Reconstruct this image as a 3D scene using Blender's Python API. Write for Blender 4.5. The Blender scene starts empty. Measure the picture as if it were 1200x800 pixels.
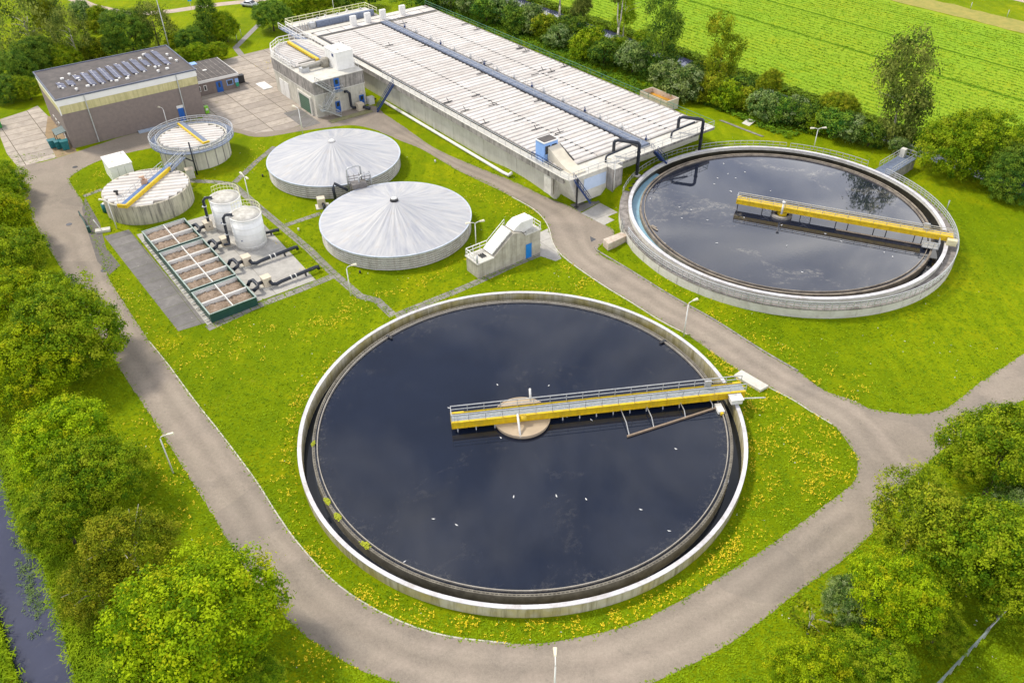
import bpy, bmesh, math, random
import numpy as np
from mathutils import Vector, Matrix
from mathutils.geometry import tessellate_polygon
random.seed(7)
PI = math.pi
sc = bpy.context.scene
COL = sc.collection

# ------------------------------------------------------------------ camera
FPX, PITCH, ROLL, CH = 956.7, math.radians(38.022), math.radians(-0.610), 60.0
FW = Vector((0, math.cos(PITCH), -math.sin(PITCH)))
_r0 = Vector((1, 0, 0)); _u0 = Vector((0, math.sin(PITCH), math.cos(PITCH)))
RT = _r0 * math.cos(ROLL) + _u0 * math.sin(ROLL)
UP = -_r0 * math.sin(ROLL) + _u0 * math.cos(ROLL)
camd = bpy.data.cameras.new('camera'); cam = bpy.data.objects.new('camera', camd); COL.objects.link(cam)
camd.sensor_width = 36; camd.lens = 36 * FPX / 1200; camd.clip_start = 1; camd.clip_end = 4000
m = Matrix((RT, UP, -FW)).transposed().to_4x4(); m.translation = (0, 0, CH)
cam.matrix_world = m
sc.camera = cam

def G(x, y, h=0.0):
    """survey point of the photograph -> metres on the level h"""
    d = FW * FPX + RT * (x - 600) - UP * (y - 400)
    t = (h - CH) / d.z
    return Vector((d.x * t, d.y * t, h))
def ppm(p):
    return FPX / ((Vector(p) - Vector((0, 0, CH))).dot(FW))
def sstep(a, b, x):
    t = min(1, max(0, (x - a) / (b - a))); return t * t * (3 - 2 * t)

AC = Vector((0.95, 62.38)); AR = 23.0          # front tank
BC = Vector((38.8, 103.06)); BR = 21.8         # rear tank
BA = math.radians(36.9); BO = Vector((8.7, 107.9))
BU = Vector((math.cos(BA), math.sin(BA))); BV = Vector((-math.sin(BA), math.cos(BA)))
def bl(u, v):                                   # plant grid -> world
    return BO + BU * u + BV * v
def tl(p):
    d = Vector((p[0], p[1])) - BO; return d.dot(BU), d.dot(BV)
EDGE = [G(*q).to_2d() for q in ((371,141),(432,124),(452,135),(475,150),(512,175),(570,200),(600,212),(640,231),(668,240),(703,236),(726,249),(712,262),(720,272),(700,292),(737,316),(787,347),(837,375),(892,410),(935,435),(962,455))]
EDN = np.array([(p.x,p.y) for p in EDGE])
def edge_dist(x, y):                            # signed distance right of the road edge line
    a = EDN[:-1]; b = EDN[1:]; d = b-a; p = np.array((x,y))-a
    t = np.clip((p*d).sum(1)/(d*d).sum(1),0,1); r = p-d*t[:,None]; k = int(np.argmin((r*r).sum(1)))
    dist = math.sqrt((r[k]**2).sum()); return dist if d[k,0]*p[k,1]-d[k,1]*p[k,0] > 0 else -dist
def Hg(x, y):                                   # height of the bank between basin and rear tank
    u, v = tl((x, y))
    if u < -9 or u > 58 or v > 40 or v < -52: return 0.0
    db = (Vector((x, y)) - BC).length
    ed = edge_dist(x, y)
    if ed <= 0: return 0.0
    h = 2.1 * sstep(-26, -8, v) * sstep(.1, 2.6 + max(0, -v-1)*.7, ed) * (1 - sstep(34, 50, u)) * (1 - sstep(5, 24, v))
    near = 0.5 * (1 - sstep(23.0, 27.5, db)) * sstep(14, 19, x) * sstep(.3, 2.5, ed)
    return max(h, near)
def GH(x, y):
    p = G(x, y)
    for _ in range(6): p = G(x, y, Hg(p.x, p.y))
    return p

# ------------------------------------------------------------------ mesh builder
class MB:
    def __init__(s): s.v = []; s.f = []; s.sm = []
    def add(s, vs, fs, smooth=False, M=None):
        o = len(s.v)
        for p in vs:
            p = Vector(p); s.v.append(M @ p if M else p)
        for f in fs: s.f.append([i + o for i in f]); s.sm.append(smooth)
        return s
    def box(s, x0, x1, y0, y1, z0, z1, M=None):
        return s.add([(x0,y0,z0),(x1,y0,z0),(x1,y1,z0),(x0,y1,z0),(x0,y0,z1),(x1,y0,z1),(x1,y1,z1),(x0,y1,z1)],
              [(0,3,2,1),(4,5,6,7),(0,1,5,4),(1,2,6,5),(2,3,7,6),(3,0,4,7)], False, M)
    def prism(s, poly, z0, z1, M=None):
        n = len(poly)
        a = sum(poly[i][0]*poly[(i+1)%n][1]-poly[(i+1)%n][0]*poly[i][1] for i in range(n))
        if a < 0: poly = poly[::-1]
        vs = [(p[0],p[1],z0) for p in poly] + [(p[0],p[1],z1) for p in poly]
        fs = [tuple(range(n-1,-1,-1)), tuple(range(n,2*n))] + [(i,(i+1)%n,n+(i+1)%n,n+i) for i in range(n)]
        return s.add(vs, fs, False, M)
    def beam(s, a, b, w, h, M=None):            # rectangular bar a->b, w wide, h high (centred)
        a = Vector(a); b = Vector(b); d = (b-a).normalized()
        x = d.cross(Vector((0,0,1)))
        if x.length < 1e-3: x = Vector((1,0,0))
        x.normalize(); y = x.cross(d); vs = []
        for p in (a, b):
            for sx, sy in ((-1,-1),(1,-1),(1,1),(-1,1)): vs.append(p + x*sx*w/2 + y*sy*h/2)
        return s.add(vs, [(0,3,2,1),(4,5,6,7),(0,1,5,4),(1,2,6,5),(2,3,7,6),(3,0,4,7)], False, M)
    def tube(s, pts, r, n=6, closed=False, M=None, caps=True, r2=None):
        pts = [Vector(p) for p in pts]; L = len(pts); vs = []; prev = None
        for i, p in enumerate(pts):
            if closed: d = pts[(i+1)%L] - pts[i-1]
            else: d = pts[min(i+1,L-1)] - pts[max(i-1,0)]
            d.normalize()
            up = Vector((0,0,1)) if abs(d.z) < .95 else Vector((1,0,0))
            if prev is not None:
                x = (prev - d*prev.dot(d))
                x = x.normalized() if x.length > 1e-3 else d.cross(up).normalized()
            else: x = d.cross(up).normalized()
            prev = x; y = d.cross(x)
            rr = r if r2 is None else r + (r2-r)*i/(L-1)
            for k in range(n):
                a = 2*PI*k/n; vs.append(p + x*math.cos(a)*rr + y*math.sin(a)*rr)
        fs = []
        for i in range(L if closed else L-1):
            j = (i+1)%L
            for k in range(n): fs.append((i*n+k, i*n+(k+1)%n, j*n+(k+1)%n, j*n+k))
        if caps and not closed: fs += [tuple(range(n-1,-1,-1)), tuple((L-1)*n+k for k in range(n))]
        return s.add(vs, fs, n > 5, M)
    def cyl(s, x, y, z0, z1, r0, r1=None, n=24, smooth=True, M=None):
        r1 = r0 if r1 is None else r1
        return s.lathe([(0,z0),(r0,z0),(r1,z1),(0,z1)], n, x, y, smooth, M)
    def lathe(s, prof, n=64, x=0, y=0, smooth=False, M=None, a0=0, a1=2*PI, closed=False):
        full = abs(a1-a0-2*PI) < 1e-6; m_ = n if full else n+1
        P = len(prof); vs = []
        for i in range(m_):
            a = a0 + (a1-a0)*i/n
            for r, z in prof: vs.append((x+r*math.cos(a), y+r*math.sin(a), z))
        fs = []
        for i in range(n):
            j = (i+1) % m_
            for k in range(P if closed else P-1):
                l = (k+1) % P
                if prof[k][0] < 1e-6 and prof[l][0] < 1e-6: continue
                if prof[k][0] < 1e-6: fs.append((i*P+k, j*P+l, i*P+l))
                elif prof[l][0] < 1e-6: fs.append((i*P+k, j*P+k, i*P+l))
                else: fs.append((i*P+k, j*P+k, j*P+l, i*P+l))
        return s.add(vs, fs, smooth, M)
    def rail(s, pts, h=1.0, sp=1.6, r=.035, mids=(.5,), M=None, closed=False):
        pts = [Vector(p) for p in pts]
        if closed: pts = pts + [pts[0]]
        for a, b in zip(pts[:-1], pts[1:]):
            L = (b-a).length; n = max(1, round(L/sp))
            for i in range(n):
                p = a + (b-a)*i/n; s.beam(p, p+Vector((0,0,h)), r*1.5, r*1.5, M)
            for q in (1.0,)+tuple(mids):
                s.beam(a+Vector((0,0,h*q)), b+Vector((0,0,h*q)), r*2 if q == 1 else r*1.5, r*2 if q == 1 else r*1.5, M)
        p = pts[-1]; s.beam(p, p+Vector((0,0,h)), r*1.5, r*1.5, M)
        return s
    def mesh(s, name, mat):
        me = bpy.data.meshes.new(name)
        me.from_pydata([tuple(p) for p in s.v], [], s.f)
        me.polygons.foreach_set('use_smooth', s.sm)
        me.materials.append(mat); me.update()
        return me
    def build(s, name, mat, parent=None, label=None):
        o = bpy.data.objects.new(name, s.mesh(name, mat)); COL.objects.link(o)
        if parent: o.parent = parent
        if label: o['label'] = label
        return o

def tag(o, label=None, cat=None, group=None, kind=None):
    if label: o['label'] = label
    if cat: o['category'] = cat
    if group: o['group'] = group
    if kind: o['kind'] = kind
    return o
def thing(name, label, cat, loc=(0,0,0), rz=0, group=None):
    o = bpy.data.objects.new(name, None); COL.objects.link(o)
    o.empty_display_size = .5
    o.location = Vector((loc[0], loc[1], loc[2] if len(loc) > 2 else 0)); o.rotation_euler = (0,0,rz)
    return tag(o, label, cat, group)
KIDS = {}
def copy_thing(src, loc, rz, label=None, scale=None):
    def cp(o, par):
        c = o.copy(); COL.objects.link(c); c.parent = par
        for ch in [x for x in o.children]: cp(ch, c)
        return c
    bpy.context.view_layer.update() if not KIDS.get('u') else None
    c = cp(src, None)
    c.location = loc; c.rotation_euler = (0,0,rz)
    if scale: c.scale = (scale, scale, scale) if not hasattr(scale, '__len__') else scale
    if label: c['label'] = label
    return c

# ------------------------------------------------------------------ materials
def newmat(name):
    mt = bpy.data.materials.new(name); mt.use_nodes = True
    nt = mt.node_tree; nt.nodes.clear()
    out = nt.nodes.new('ShaderNodeOutputMaterial'); b = nt.nodes.new('ShaderNodeBsdfPrincipled')
    nt.links.new(b.outputs[0], out.inputs[0]); return mt, nt, b
class N:
    def __init__(s, nt, obj=True):
        s.nt = nt; s.tc = nt.nodes.new('ShaderNodeTexCoord').outputs['Object']
    def n(s, t, **kw):
        x = s.nt.nodes.new(t)
        for k, v in kw.items(): setattr(x, k, v)
        return x
    def L(s, a, b): s.nt.links.new(a, b)
    def map(s, vec=None, scale=(1,1,1), rot=0):
        x = s.n('ShaderNodeMapping'); s.L(vec or s.tc, x.inputs[0])
        x.inputs['Scale'].default_value = scale; x.inputs['Rotation'].default_value = (0,0,rot); return x.outputs[0]
    def noise(s, scale, detail=4, rough=.6, vec=None, dist=0):
        x = s.n('ShaderNodeTexNoise'); s.L(vec or s.tc, x.inputs['Vector'])
        x.inputs['Scale'].default_value = scale; x.inputs['Detail'].default_value = detail
        x.inputs['Roughness'].default_value = rough; x.inputs['Distortion'].default_value = dist
        return x.outputs['Fac']
    def ramp(s, fac, stops):
        x = s.n('ShaderNodeValToRGB'); s.L(fac, x.inputs[0]); e = x.color_ramp.elements
        while len(e) < len(stops): e.new(.5)
        for i, (p, c) in enumerate(stops):
            e[i].position = p; e[i].color = (*c, 1) if hasattr(c, '__len__') else (c, c, c, 1)
        return x.outputs[0]
    def mix(s, fac, a, b, mode='MIX'):
        x = s.n('ShaderNodeMix'); x.data_type = 'RGBA'; x.blend_type = mode
        for sock, v in ((x.inputs[0], fac), (x.inputs[6], a), (x.inputs[7], b)):
            if hasattr(v, 'links') or isinstance(v, bpy.types.NodeSocket): s.L(v, sock)
            elif hasattr(v, '__len__'): sock.default_value = (*v, 1)
            else: sock.default_value = v
        return x.outputs[2]
    def math(s, op, a, b=0, c=0):
        x = s.n('ShaderNodeMath'); x.operation = op
        for i, v in enumerate((a, b, c)):
            if isinstance(v, bpy.types.NodeSocket): s.L(v, x.inputs[i])
            else: x.inputs[i].default_value = v
        return x.outputs[0]
    def bump(s, b, h, strength=.4, dist=.05):
        x = s.n('ShaderNodeBump'); s.L(h, x.inputs['Height']); x.inputs['Strength'].default_value = strength
        x.inputs['Distance'].default_value = dist; s.L(x.outputs[0], b.inputs['Normal'])

def simple(name, c1, c2=None, scale=2.0, rough=.6, metal=0, bump=0, streak=0, spec=.5, dirt=None, dirt_amt=.5):
    mt, nt, b = newmat(name); q = N(nt)
    c2 = c2 or tuple(x*.85 for x in c1)
    f = q.noise(scale, 5, .65)
    col = q.ramp(f, [(.35, c2), (.65, c1)])
    if streak:
        v = q.map(scale=(1.3, 1.3, .10)); g = q.noise(1.6, 5, .7, v)
        k = q.ramp(g, [(.46, 0.0), (.66, 1.0)])
        col = q.mix(q.math('MULTIPLY', k, streak), col, dirt or (.10, .085, .07))
    elif dirt:
        g = q.noise(.6, 6, .7); k = q.ramp(g, [(.5, 0.0), (.7, 1.0)])
        col = q.mix(q.math('MULTIPLY', k, dirt_amt), col, dirt)
    q.L(col, b.inputs['Base Color']); b.inputs['Roughness'].default_value = rough
    b.inputs['Metallic'].default_value = metal; b.inputs['Specular IOR Level'].default_value = spec
    if bump: q.bump(b, q.noise(scale*6, 5), bump, .03)
    return mt

def grass_mat(name, dark=(.08,.145,.002), mid=(.20,.278,.002), light=(.36,.40,.005), scale=1.0, bump=.9):
    mt, nt, b = newmat(name); q = N(nt)
    big = q.noise(.045*scale, 4, .6); med = q.noise(.45*scale, 5, .65)
    v = q.map(scale=(1, 2.6, 1), rot=.5)
    fine = q.noise(3.2*scale, 6, .75, v); vf = q.noise(14, 3, .7)
    c = q.ramp(fine, [(.30, dark), (.52, mid), (.76, light)])
    c = q.mix(q.ramp(med, [(.38, 0.0), (.62, .55)]), c, q.ramp(vf, [(.3, mid), (.7, light)]))
    c = q.mix(q.ramp(big, [(.42, 0.0), (.60, .62)]), c, tuple((a*.35+d*.65) for a, d in zip(mid, dark)))
    yl = q.noise(.11*scale, 5, .7, dist=.8)
    c = q.mix(q.ramp(yl, [(.50, 0.0), (.66, .55)]), c, (.34,.35,.004))
    mv = q.map(scale=(.9, .09, 1), rot=-.62); mw = q.noise(.8, 3, .5, mv)
    c = q.mix(q.ramp(mw, [(.46, 0.0), (.56, .22)]), c, dark)
    wp = q.noise(.19*scale, 6, .75, dist=1.0)
    c = q.mix(q.ramp(wp, [(.64, 0.0), (.74, .45)]), c, (.25,.24,.05))
    q.L(c, b.inputs['Base Color']); b.inputs['Roughness'].default_value = .85
    b.inputs['Specular IOR Level'].default_value = .03
    h = q.math('ADD', q.math('MULTIPLY', fine, .7), q.math('MULTIPLY', vf, .3))
    q.bump(b, h, bump, .22)
    return mt

M_grass = grass_mat('lawn_grass')
M_rough = grass_mat('rough_grass', (.08,.16,.006), (.17,.27,.008), (.29,.37,.014))
M_crop = grass_mat('crop_leaves', (.19,.33,.018), (.25,.40,.024), (.34,.48,.034), 2.0, .35)
def crop_rows(mt):
    nt = mt.node_tree; b = [n for n in nt.nodes if n.type == 'BSDF_PRINCIPLED'][0]; q = N(nt); src = b.inputs['Base Color'].links[0].from_socket
    sp = q.n('ShaderNodeSeparateXYZ'); q.L(q.tc, sp.inputs[0])
    u = q.math('ADD', q.math('MULTIPLY', sp.outputs[0], math.cos(BA)), q.math('MULTIPLY', sp.outputs[1], math.sin(BA)))
    w = q.math('SINE', q.math('ADD', q.math('MULTIPLY', u, 2*PI/1.5), q.math('MULTIPLY', q.noise(.3, 3, .5), 2.0)))
    k = q.ramp(w, [(0.0, .30), (.8, 0.0)]); c = q.mix(k, src, (.13,.25,.012))
    pz = q.noise(.03, 4, .6); c = q.mix(q.ramp(pz, [(.42, 0.0), (.62, .5)]), c, (.30,.36,.02)); q.L(c, b.inputs['Base Color'])
crop_rows(M_crop)
def asphalt():
    mt, nt, b = newmat('asphalt'); q = N(nt)
    f = q.noise(.12, 5, .6); g = q.noise(9, 3, .8)
    c = q.ramp(f, [(.30, (.20,.170,.138)), (.5, (.285,.238,.188)), (.70, (.355,.300,.238))])
    c = q.mix(.35, c, q.ramp(g, [(.3, (.13,.112,.096)), (.7, (.38,.335,.285))]))
    # tyre-polished pale trails that wander with the noise
    w = q.noise(.25, 4, .6, dist=.6)
    c = q.mix(q.ramp(w, [(.45, 0.0), (.62, .4)]), c, (.38,.315,.26))
    sp = q.noise(3.2, 4, .8)
    c = q.mix(.25, c, q.ramp(sp, [(.3, (.15,.128,.108)), (.7, (.42,.36,.30))]))
    st = q.noise(.35, 6, .75, dist=1.5)
    c = q.mix(q.ramp(st, [(.62, 0.0), (.70, .4)]), c, (.12,.11,.10))
    vo = q.n('ShaderNodeTexVoronoi'); vo.feature = 'DISTANCE_TO_EDGE'; vo.inputs['Scale'].default_value = .16
    nz = q.n('ShaderNodeTexNoise'); nz.inputs['Scale'].default_value = .8; q.L(q.tc, nz.inputs['Vector'])
    q.L(q.mix(.12, q.tc, nz.outputs['Color'], 'ADD'), vo.inputs['Vector'])
    ck = q.math('MULTIPLY', q.ramp(vo.outputs['Distance'], [(0.0, 1.0), (.006, 0.0)]), q.ramp(q.noise(.12, 4, .6), [(.56, 0.0), (.7, .25)]))
    c = q.mix(ck, c, (.09,.08,.07))
    pt = q.noise(.07, 2, .3); c = q.mix(q.ramp(pt, [(.60, 0.0), (.605, .22)]), c, (.15,.135,.12))
    q.L(c, b.inputs['Base Color']); b.inputs['Roughness'].default_value = .9; b.inputs['Specular IOR Level'].default_value = .1
    q.bump(b, g, .3, .02); return mt
M_road = asphalt()
def slabs(name, c1, c2, sx=3.0, sy=3.0, rot=0, gap=(.07,.09,.03), line=.03):
    mt, nt, b = newmat(name); q = N(nt)
    v = q.map(rot=-rot)
    br = q.n('ShaderNodeTexBrick'); q.L(v, br.inputs['Vector'])
    br.offset = 0; br.inputs['Scale'].default_value = 1; br.inputs['Brick Width'].default_value = sx
    br.inputs['Row Height'].default_value = sy; br.inputs['Mortar Size'].default_value = line
    br.inputs['Color1'].default_value = (*c1,1); br.inputs['Color2'].default_value = (*c2,1); br.inputs['Mortar'].default_value = (*gap,1)
    f = q.noise(.7, 6, .75)
    c = q.mix(q.ramp(f, [(.35, .55), (.65, 0.0)]), br.outputs[0], tuple(x*.55 for x in c2))
    c = q.mix(q.ramp(q.noise(.3, 5, .8), [(.6, 0.0), (.72, .5)]), c, (.16,.17,.06))
    q.L(c, b.inputs['Base Color']); b.inputs['Roughness'].default_value = .9; b.inputs['Specular IOR Level'].default_value = .2
    q.bump(b, q.noise(8, 4), .3, .02); return mt
M_yard = slabs('yard_slabs', (.54,.47,.40), (.38,.33,.285), 5.5, 2.6, BA, (.10,.085,.05), .06)
M_pave = slabs('old_slabs', (.26,.245,.235), (.19,.18,.175), 4.5, 2.4, BA, (.12,.14,.04))
M_pad = slabs('pale_slab', (.52,.50,.46), (.46,.44,.41), 7, 7, BA, (.2,.18,.15), .03)
M_foot = slabs('path_slabs', (.33,.31,.28), (.25,.235,.22), 1.2, 1.2, BA, (.12,.15,.04), .05)
M_conc = simple('stained_concrete', (.64,.61,.53), (.50,.48,.41), .8, .9, bump=.3, streak=.42, spec=.2)
M_concd = simple('dark_weathered_concrete', (.40,.37,.34), (.24,.225,.21), .8, .9, bump=.3, streak=.7, spec=.2, dirt=(.06,.055,.05))
M_concl = simple('pale_concrete', (.66,.64,.58), (.55,.53,.48), .8, .85, bump=.2, spec=.2, dirt=(.33,.29,.23), dirt_amt=.4)
M_algae = simple('algae_concrete', (.40,.34,.12), (.50,.47,.36), .35, .9, bump=.3, streak=.6, spec=.2, dirt=(.13,.11,.03))
M_rim = simple('white_rim_coat', (.68,.67,.71), (.50,.49,.51), 1.1, .55, dirt=(.33,.29,.24), dirt_amt=.6)
M_roof = simple('white_roof_sheet', (.70,.665,.63), (.60,.57,.54), .35, .6, dirt=(.40,.35,.30), dirt_amt=.45)
def island_var(mt, lo, hi):
    nt = mt.node_tree; b = [n for n in nt.nodes if n.type == 'BSDF_PRINCIPLED'][0]; q = N(nt); src = b.inputs['Base Color'].links[0].from_socket
    g = q.n('ShaderNodeNewGeometry'); c = q.mix(1.0, src, q.ramp(g.outputs['Random Per Island'], [(0.0, lo), (1.0, hi)]), 'MULTIPLY'); q.L(c, b.inputs['Base Color'])
island_var(M_roof, (.84,.82,.80), (1.0,1.0,1.0))
M_gap = simple('roof_gap_grime', (.20,.18,.155), (.13,.12,.10), 1.5, .9)
M_white = simple('white_paint', (.80,.79,.76), (.72,.71,.68), 1.0, .5, dirt=(.42,.38,.32), dirt_amt=.25)
M_tankw = simple('white_tank_coat', (.88,.88,.87), (.82,.82,.82), .7, .45, streak=.12, dirt=(.40,.38,.34))
M_tanktop = simple('grimy_tank_lid', (.62,.60,.55), (.34,.32,.28), 1.1, .8)
M_yel = simple('yellow_paint', (.78,.55,.008), (.66,.45,.010), 2.2, .5, streak=.35, dirt=(.34,.22,.04))
M_galv = simple('galvanised_steel', (.56,.57,.58), (.42,.43,.44), 3, .4, metal=.35)
M_yelgalv = simple('pale_yellow_rail_paint', (.78,.76,.46), (.66,.64,.40), 3, .5)
M_grate = simple('blue_grey_grating', (.21,.25,.34), (.14,.17,.24), 2.5, .6, metal=.3)
M_deck = simple('grey_deck_grating', (.36,.39,.40), (.24,.27,.29), 3, .6, metal=.2)
M_blue = simple('blue_paint', (.012,.12,.48), (.012,.10,.38), 2, .45)
M_navy = simple('navy_stair_paint', (.02,.05,.17), (.015,.035,.12), 2, .5)
M_ltblue = simple('light_blue_panel', (.27,.46,.86), (.23,.40,.76), .8, .5)
M_pblue = simple('pale_blue_door', (.55,.65,.84), (.48,.58,.76), .8, .5)
M_pipe = simple('black_pipe', (.022,.028,.045), (.014,.017,.027), 3, .35)
M_dark = simple('dark_fitting', (.035,.035,.04), (.02,.02,.022), 3, .5)
M_wet = simple('wet_dark_concrete', (.05,.045,.03), (.02,.018,.014), .8, .35)
M_brick = simple('brown_brick', (.25,.205,.185), (.205,.17,.157), 1.6, .9, bump=.3, spec=.2, dirt=(.26,.21,.19), dirt_amt=.3)
M_fascia = simple('white_fascia', (.80,.79,.77), (.74,.73,.71), .6, .5)
M_band = simple('yellowed_cladding', (.62,.56,.30), (.50,.45,.22), .7, .7, streak=.55, dirt=(.27,.24,.10))
M_felt = simple('grey_roofing_felt', (.115,.10,.095), (.08,.072,.07), .8, .9, dirt=(.19,.165,.15), dirt_amt=.5)
M_trim = simple('blue_grey_trim', (.12,.14,.20), (.09,.10,.15), 2, .5)
M_green = simple('dark_green_steel', (.018,.075,.06), (.012,.055,.045), 1.2, .45)
M_gdoor = simple('green_garage_door', (.10,.19,.12), (.08,.15,.10), 1.2, .5)
M_teal = simple('teal_bin_plastic', (.01,.17,.19), (.008,.12,.14), 2, .4)
M_lid = simple('grey_green_lid', (.10,.15,.15), (.08,.12,.12), 2, .5)
M_beige = simple('beige_housing', (.68,.60,.48), (.60,.52,.40), 1.2, .7, dirt=(.32,.25,.17), dirt_amt=.5)
M_stone = simple('centre_plinth_stone', (.55,.44,.31), (.42,.33,.23), 1.2, .9, bump=.3, dirt=(.25,.20,.13), dirt_amt=.5)
M_rust = simple('rusty_concrete_panel', (.66,.64,.60), (.50,.48,.44), .9, .85, streak=.4, dirt=(.24,.17,.10))
M_sand = simple('bare_earth', (.36,.26,.15), (.26,.19,.11), .7, .95)
M_soil = simple('brown_soil', (.13,.085,.05), (.085,.06,.035), .7, .95)
M_gravel = simple('pinkish_track', (.50,.40,.32), (.40,.32,.26), .5, .95)
M_glass = simple('dark_window_glass', (.03,.035,.045), (.02,.025,.03), 3, .08, spec=.8)
M_orange = simple('ochre_load', (.62,.30,.02), (.45,.20,.02), 2.5, .8)
M_gull = simple('white_plumage', (.82,.82,.80), (.74,.74,.74), 5, .7)
M_bark = simple('brown_bark', (.12,.09,.06), (.07,.055,.04), 4, .9, bump=.4)
M_birch = simple('white_birch_bark', (.66,.62,.54), (.34,.30,.25), 3, .8, bump=.2)
M_lampglass = simple('lamp_cover', (.80,.74,.58), (.72,.66,.50), 3, .3)
M_tar = simple('puddle_stain', (.085,.085,.09), (.06,.06,.065), 1, .25)
def solar():
    mt, nt, b = newmat('solar_cells'); q = N(nt)
    br = q.n('ShaderNodeTexBrick'); q.L(q.tc, br.inputs['Vector']); br.offset = 0
    br.inputs['Scale'].default_value = 1; br.inputs['Brick Width'].default_value = 1.65; br.inputs['Row Height'].default_value = 1.0
    br.inputs['Mortar Size'].default_value = .035
    br.inputs['Color1'].default_value = (.04,.045,.09,1); br.inputs['Color2'].default_value = (.09,.095,.16,1); br.inputs['Mortar'].default_value = (.45,.46,.5,1)
    q.L(br.outputs[0], b.inputs['Base Color']); b.inputs['Roughness'].default_value = .4; b.inputs['Specular IOR Level'].default_value = .3; return mt
M_solar = solar()
def chips():
    mt, nt, b = newmat('wood_chip_mulch'); q = N(nt)
    f = q.noise(1.3, 5, .7, dist=.8); g = q.noise(7, 4, .7)
    c = q.ramp(f, [(.34, (.12,.085,.055)), (.5, (.28,.20,.14)), (.7, (.48,.38,.31))])
    c = q.mix(.35, c, q.ramp(g, [(.35, (.10,.07,.045)), (.65, (.50,.40,.32))]))
    q.L(c, b.inputs['Base Color']); b.inputs['Roughness'].default_value = .95
    q.bump(b, g, .8, .1); return mt
M_chips = chips()
def water(name, tint, rough=.03, bump=.06, foam=0.0, bscale=2.2, ior=1.5, c0=None, r0=20):
    mt, nt, b = newmat(name); q = N(nt)
    b.inputs['Roughness'].default_value = rough; b.inputs['IOR'].default_value = ior
    f = q.noise(.09, 5, .65, dist=.5)
    c = q.ramp(f, [(.35, tuple(x*.75 for x in tint)), (.65, tint)])
    if foam:                                  # drifting scum film
        g = q.noise(.12, 6, .72, dist=1.2); g2 = q.noise(1.6, 5, .75)
        k = q.math('MULTIPLY', q.ramp(g, [(.56, 0.0), (.66, 1.0)]), q.ramp(g2, [(.42, 0.0), (.62, foam)]))
        c = q.mix(k, c, (.36,.33,.27))
    if c0 is not None:                        # foam and scum gathering against the weir
        d = q.n('ShaderNodeVectorMath'); d.operation = 'DISTANCE'; q.L(q.tc, d.inputs[0]); d.inputs[1].default_value = (c0.x, c0.y, .88 if c0 is AC else 1.82)
        e = q.math('ADD', d.outputs['Value'], q.math('MULTIPLY', q.noise(.35, 5, .7), 5.0))
        k2 = q.math('MULTIPLY', q.ramp(q.math('SUBTRACT', e, r0+1.2), [(0.0, 0.0), (1.0, 1.0)]), q.ramp(q.noise(2.2, 5, .8), [(.50, 0.0), (.70, .26)]))
        c = q.mix(k2, c, (.30,.28,.24))
    q.L(c, b.inputs['Base Color'])
    q.bump(b, q.noise(bscale, 4, .6), bump, .05); return mt
M_waterA = water('dark_tank_water', (.010,.015,.032), .012, .03, .06, ior=1.6, c0=AC, r0=21.3)
M_waterB = water('rear_tank_water', (.016,.020,.036), .012, .025, .42, ior=1.9, c0=BC, r0=19.9)
M_ditch = water('ditch_water', (.055,.062,.115), .05, .12, .30)
M_laund = water('launder_water', (.018,.024,.036), .05, .05)
M_cyan = simple('blue_channel_coating', (.22,.42,.55), (.28,.48,.60), .9, .35, dirt=(.22,.26,.28), dirt_amt=.4)
def cone_mat():
    mt, nt, b = newmat('membrane_roof'); q = N(nt)
    sp = q.n('ShaderNodeSeparateXYZ'); q.L(q.tc, sp.inputs[0])
    ang = q.math('ARCTAN2', sp.outputs[1], sp.outputs[0])
    rr = q.math('SQRT', q.math('ADD', q.math('POWER', sp.outputs[0], 2), q.math('POWER', sp.outputs[1], 2)))
    cb = q.n('ShaderNodeCombineXYZ')
    q.L(q.math('SINE', ang), cb.inputs[0]); q.L(q.math('COSINE', ang), cb.inputs[1]); q.L(q.math('MULTIPLY', rr, .018), cb.inputs[2])
    f = q.noise(11, 4, .65, cb.outputs[0]); g = q.noise(28, 3, .6, cb.outputs[0])
    c = q.ramp(f, [(.28, (.27,.29,.36)), (.5, (.40,.41,.44)), (.72, (.53,.52,.51))])
    c = q.mix(.22, c, q.ramp(g, [(.3, (.28,.275,.28)), (.7, (.60,.58,.56))]))
    st = q.noise(.5, 6, .75)
    c = q.mix(q.ramp(st, [(.56, 0.0), (.72, .5)]), c, (.42,.36,.31))
    q.L(c, b.inputs['Base Color']); b.inputs['Roughness'].default_value = .5
    q.bump(b, f, .25, .1); return mt
M_cone = cone_mat()

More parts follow.
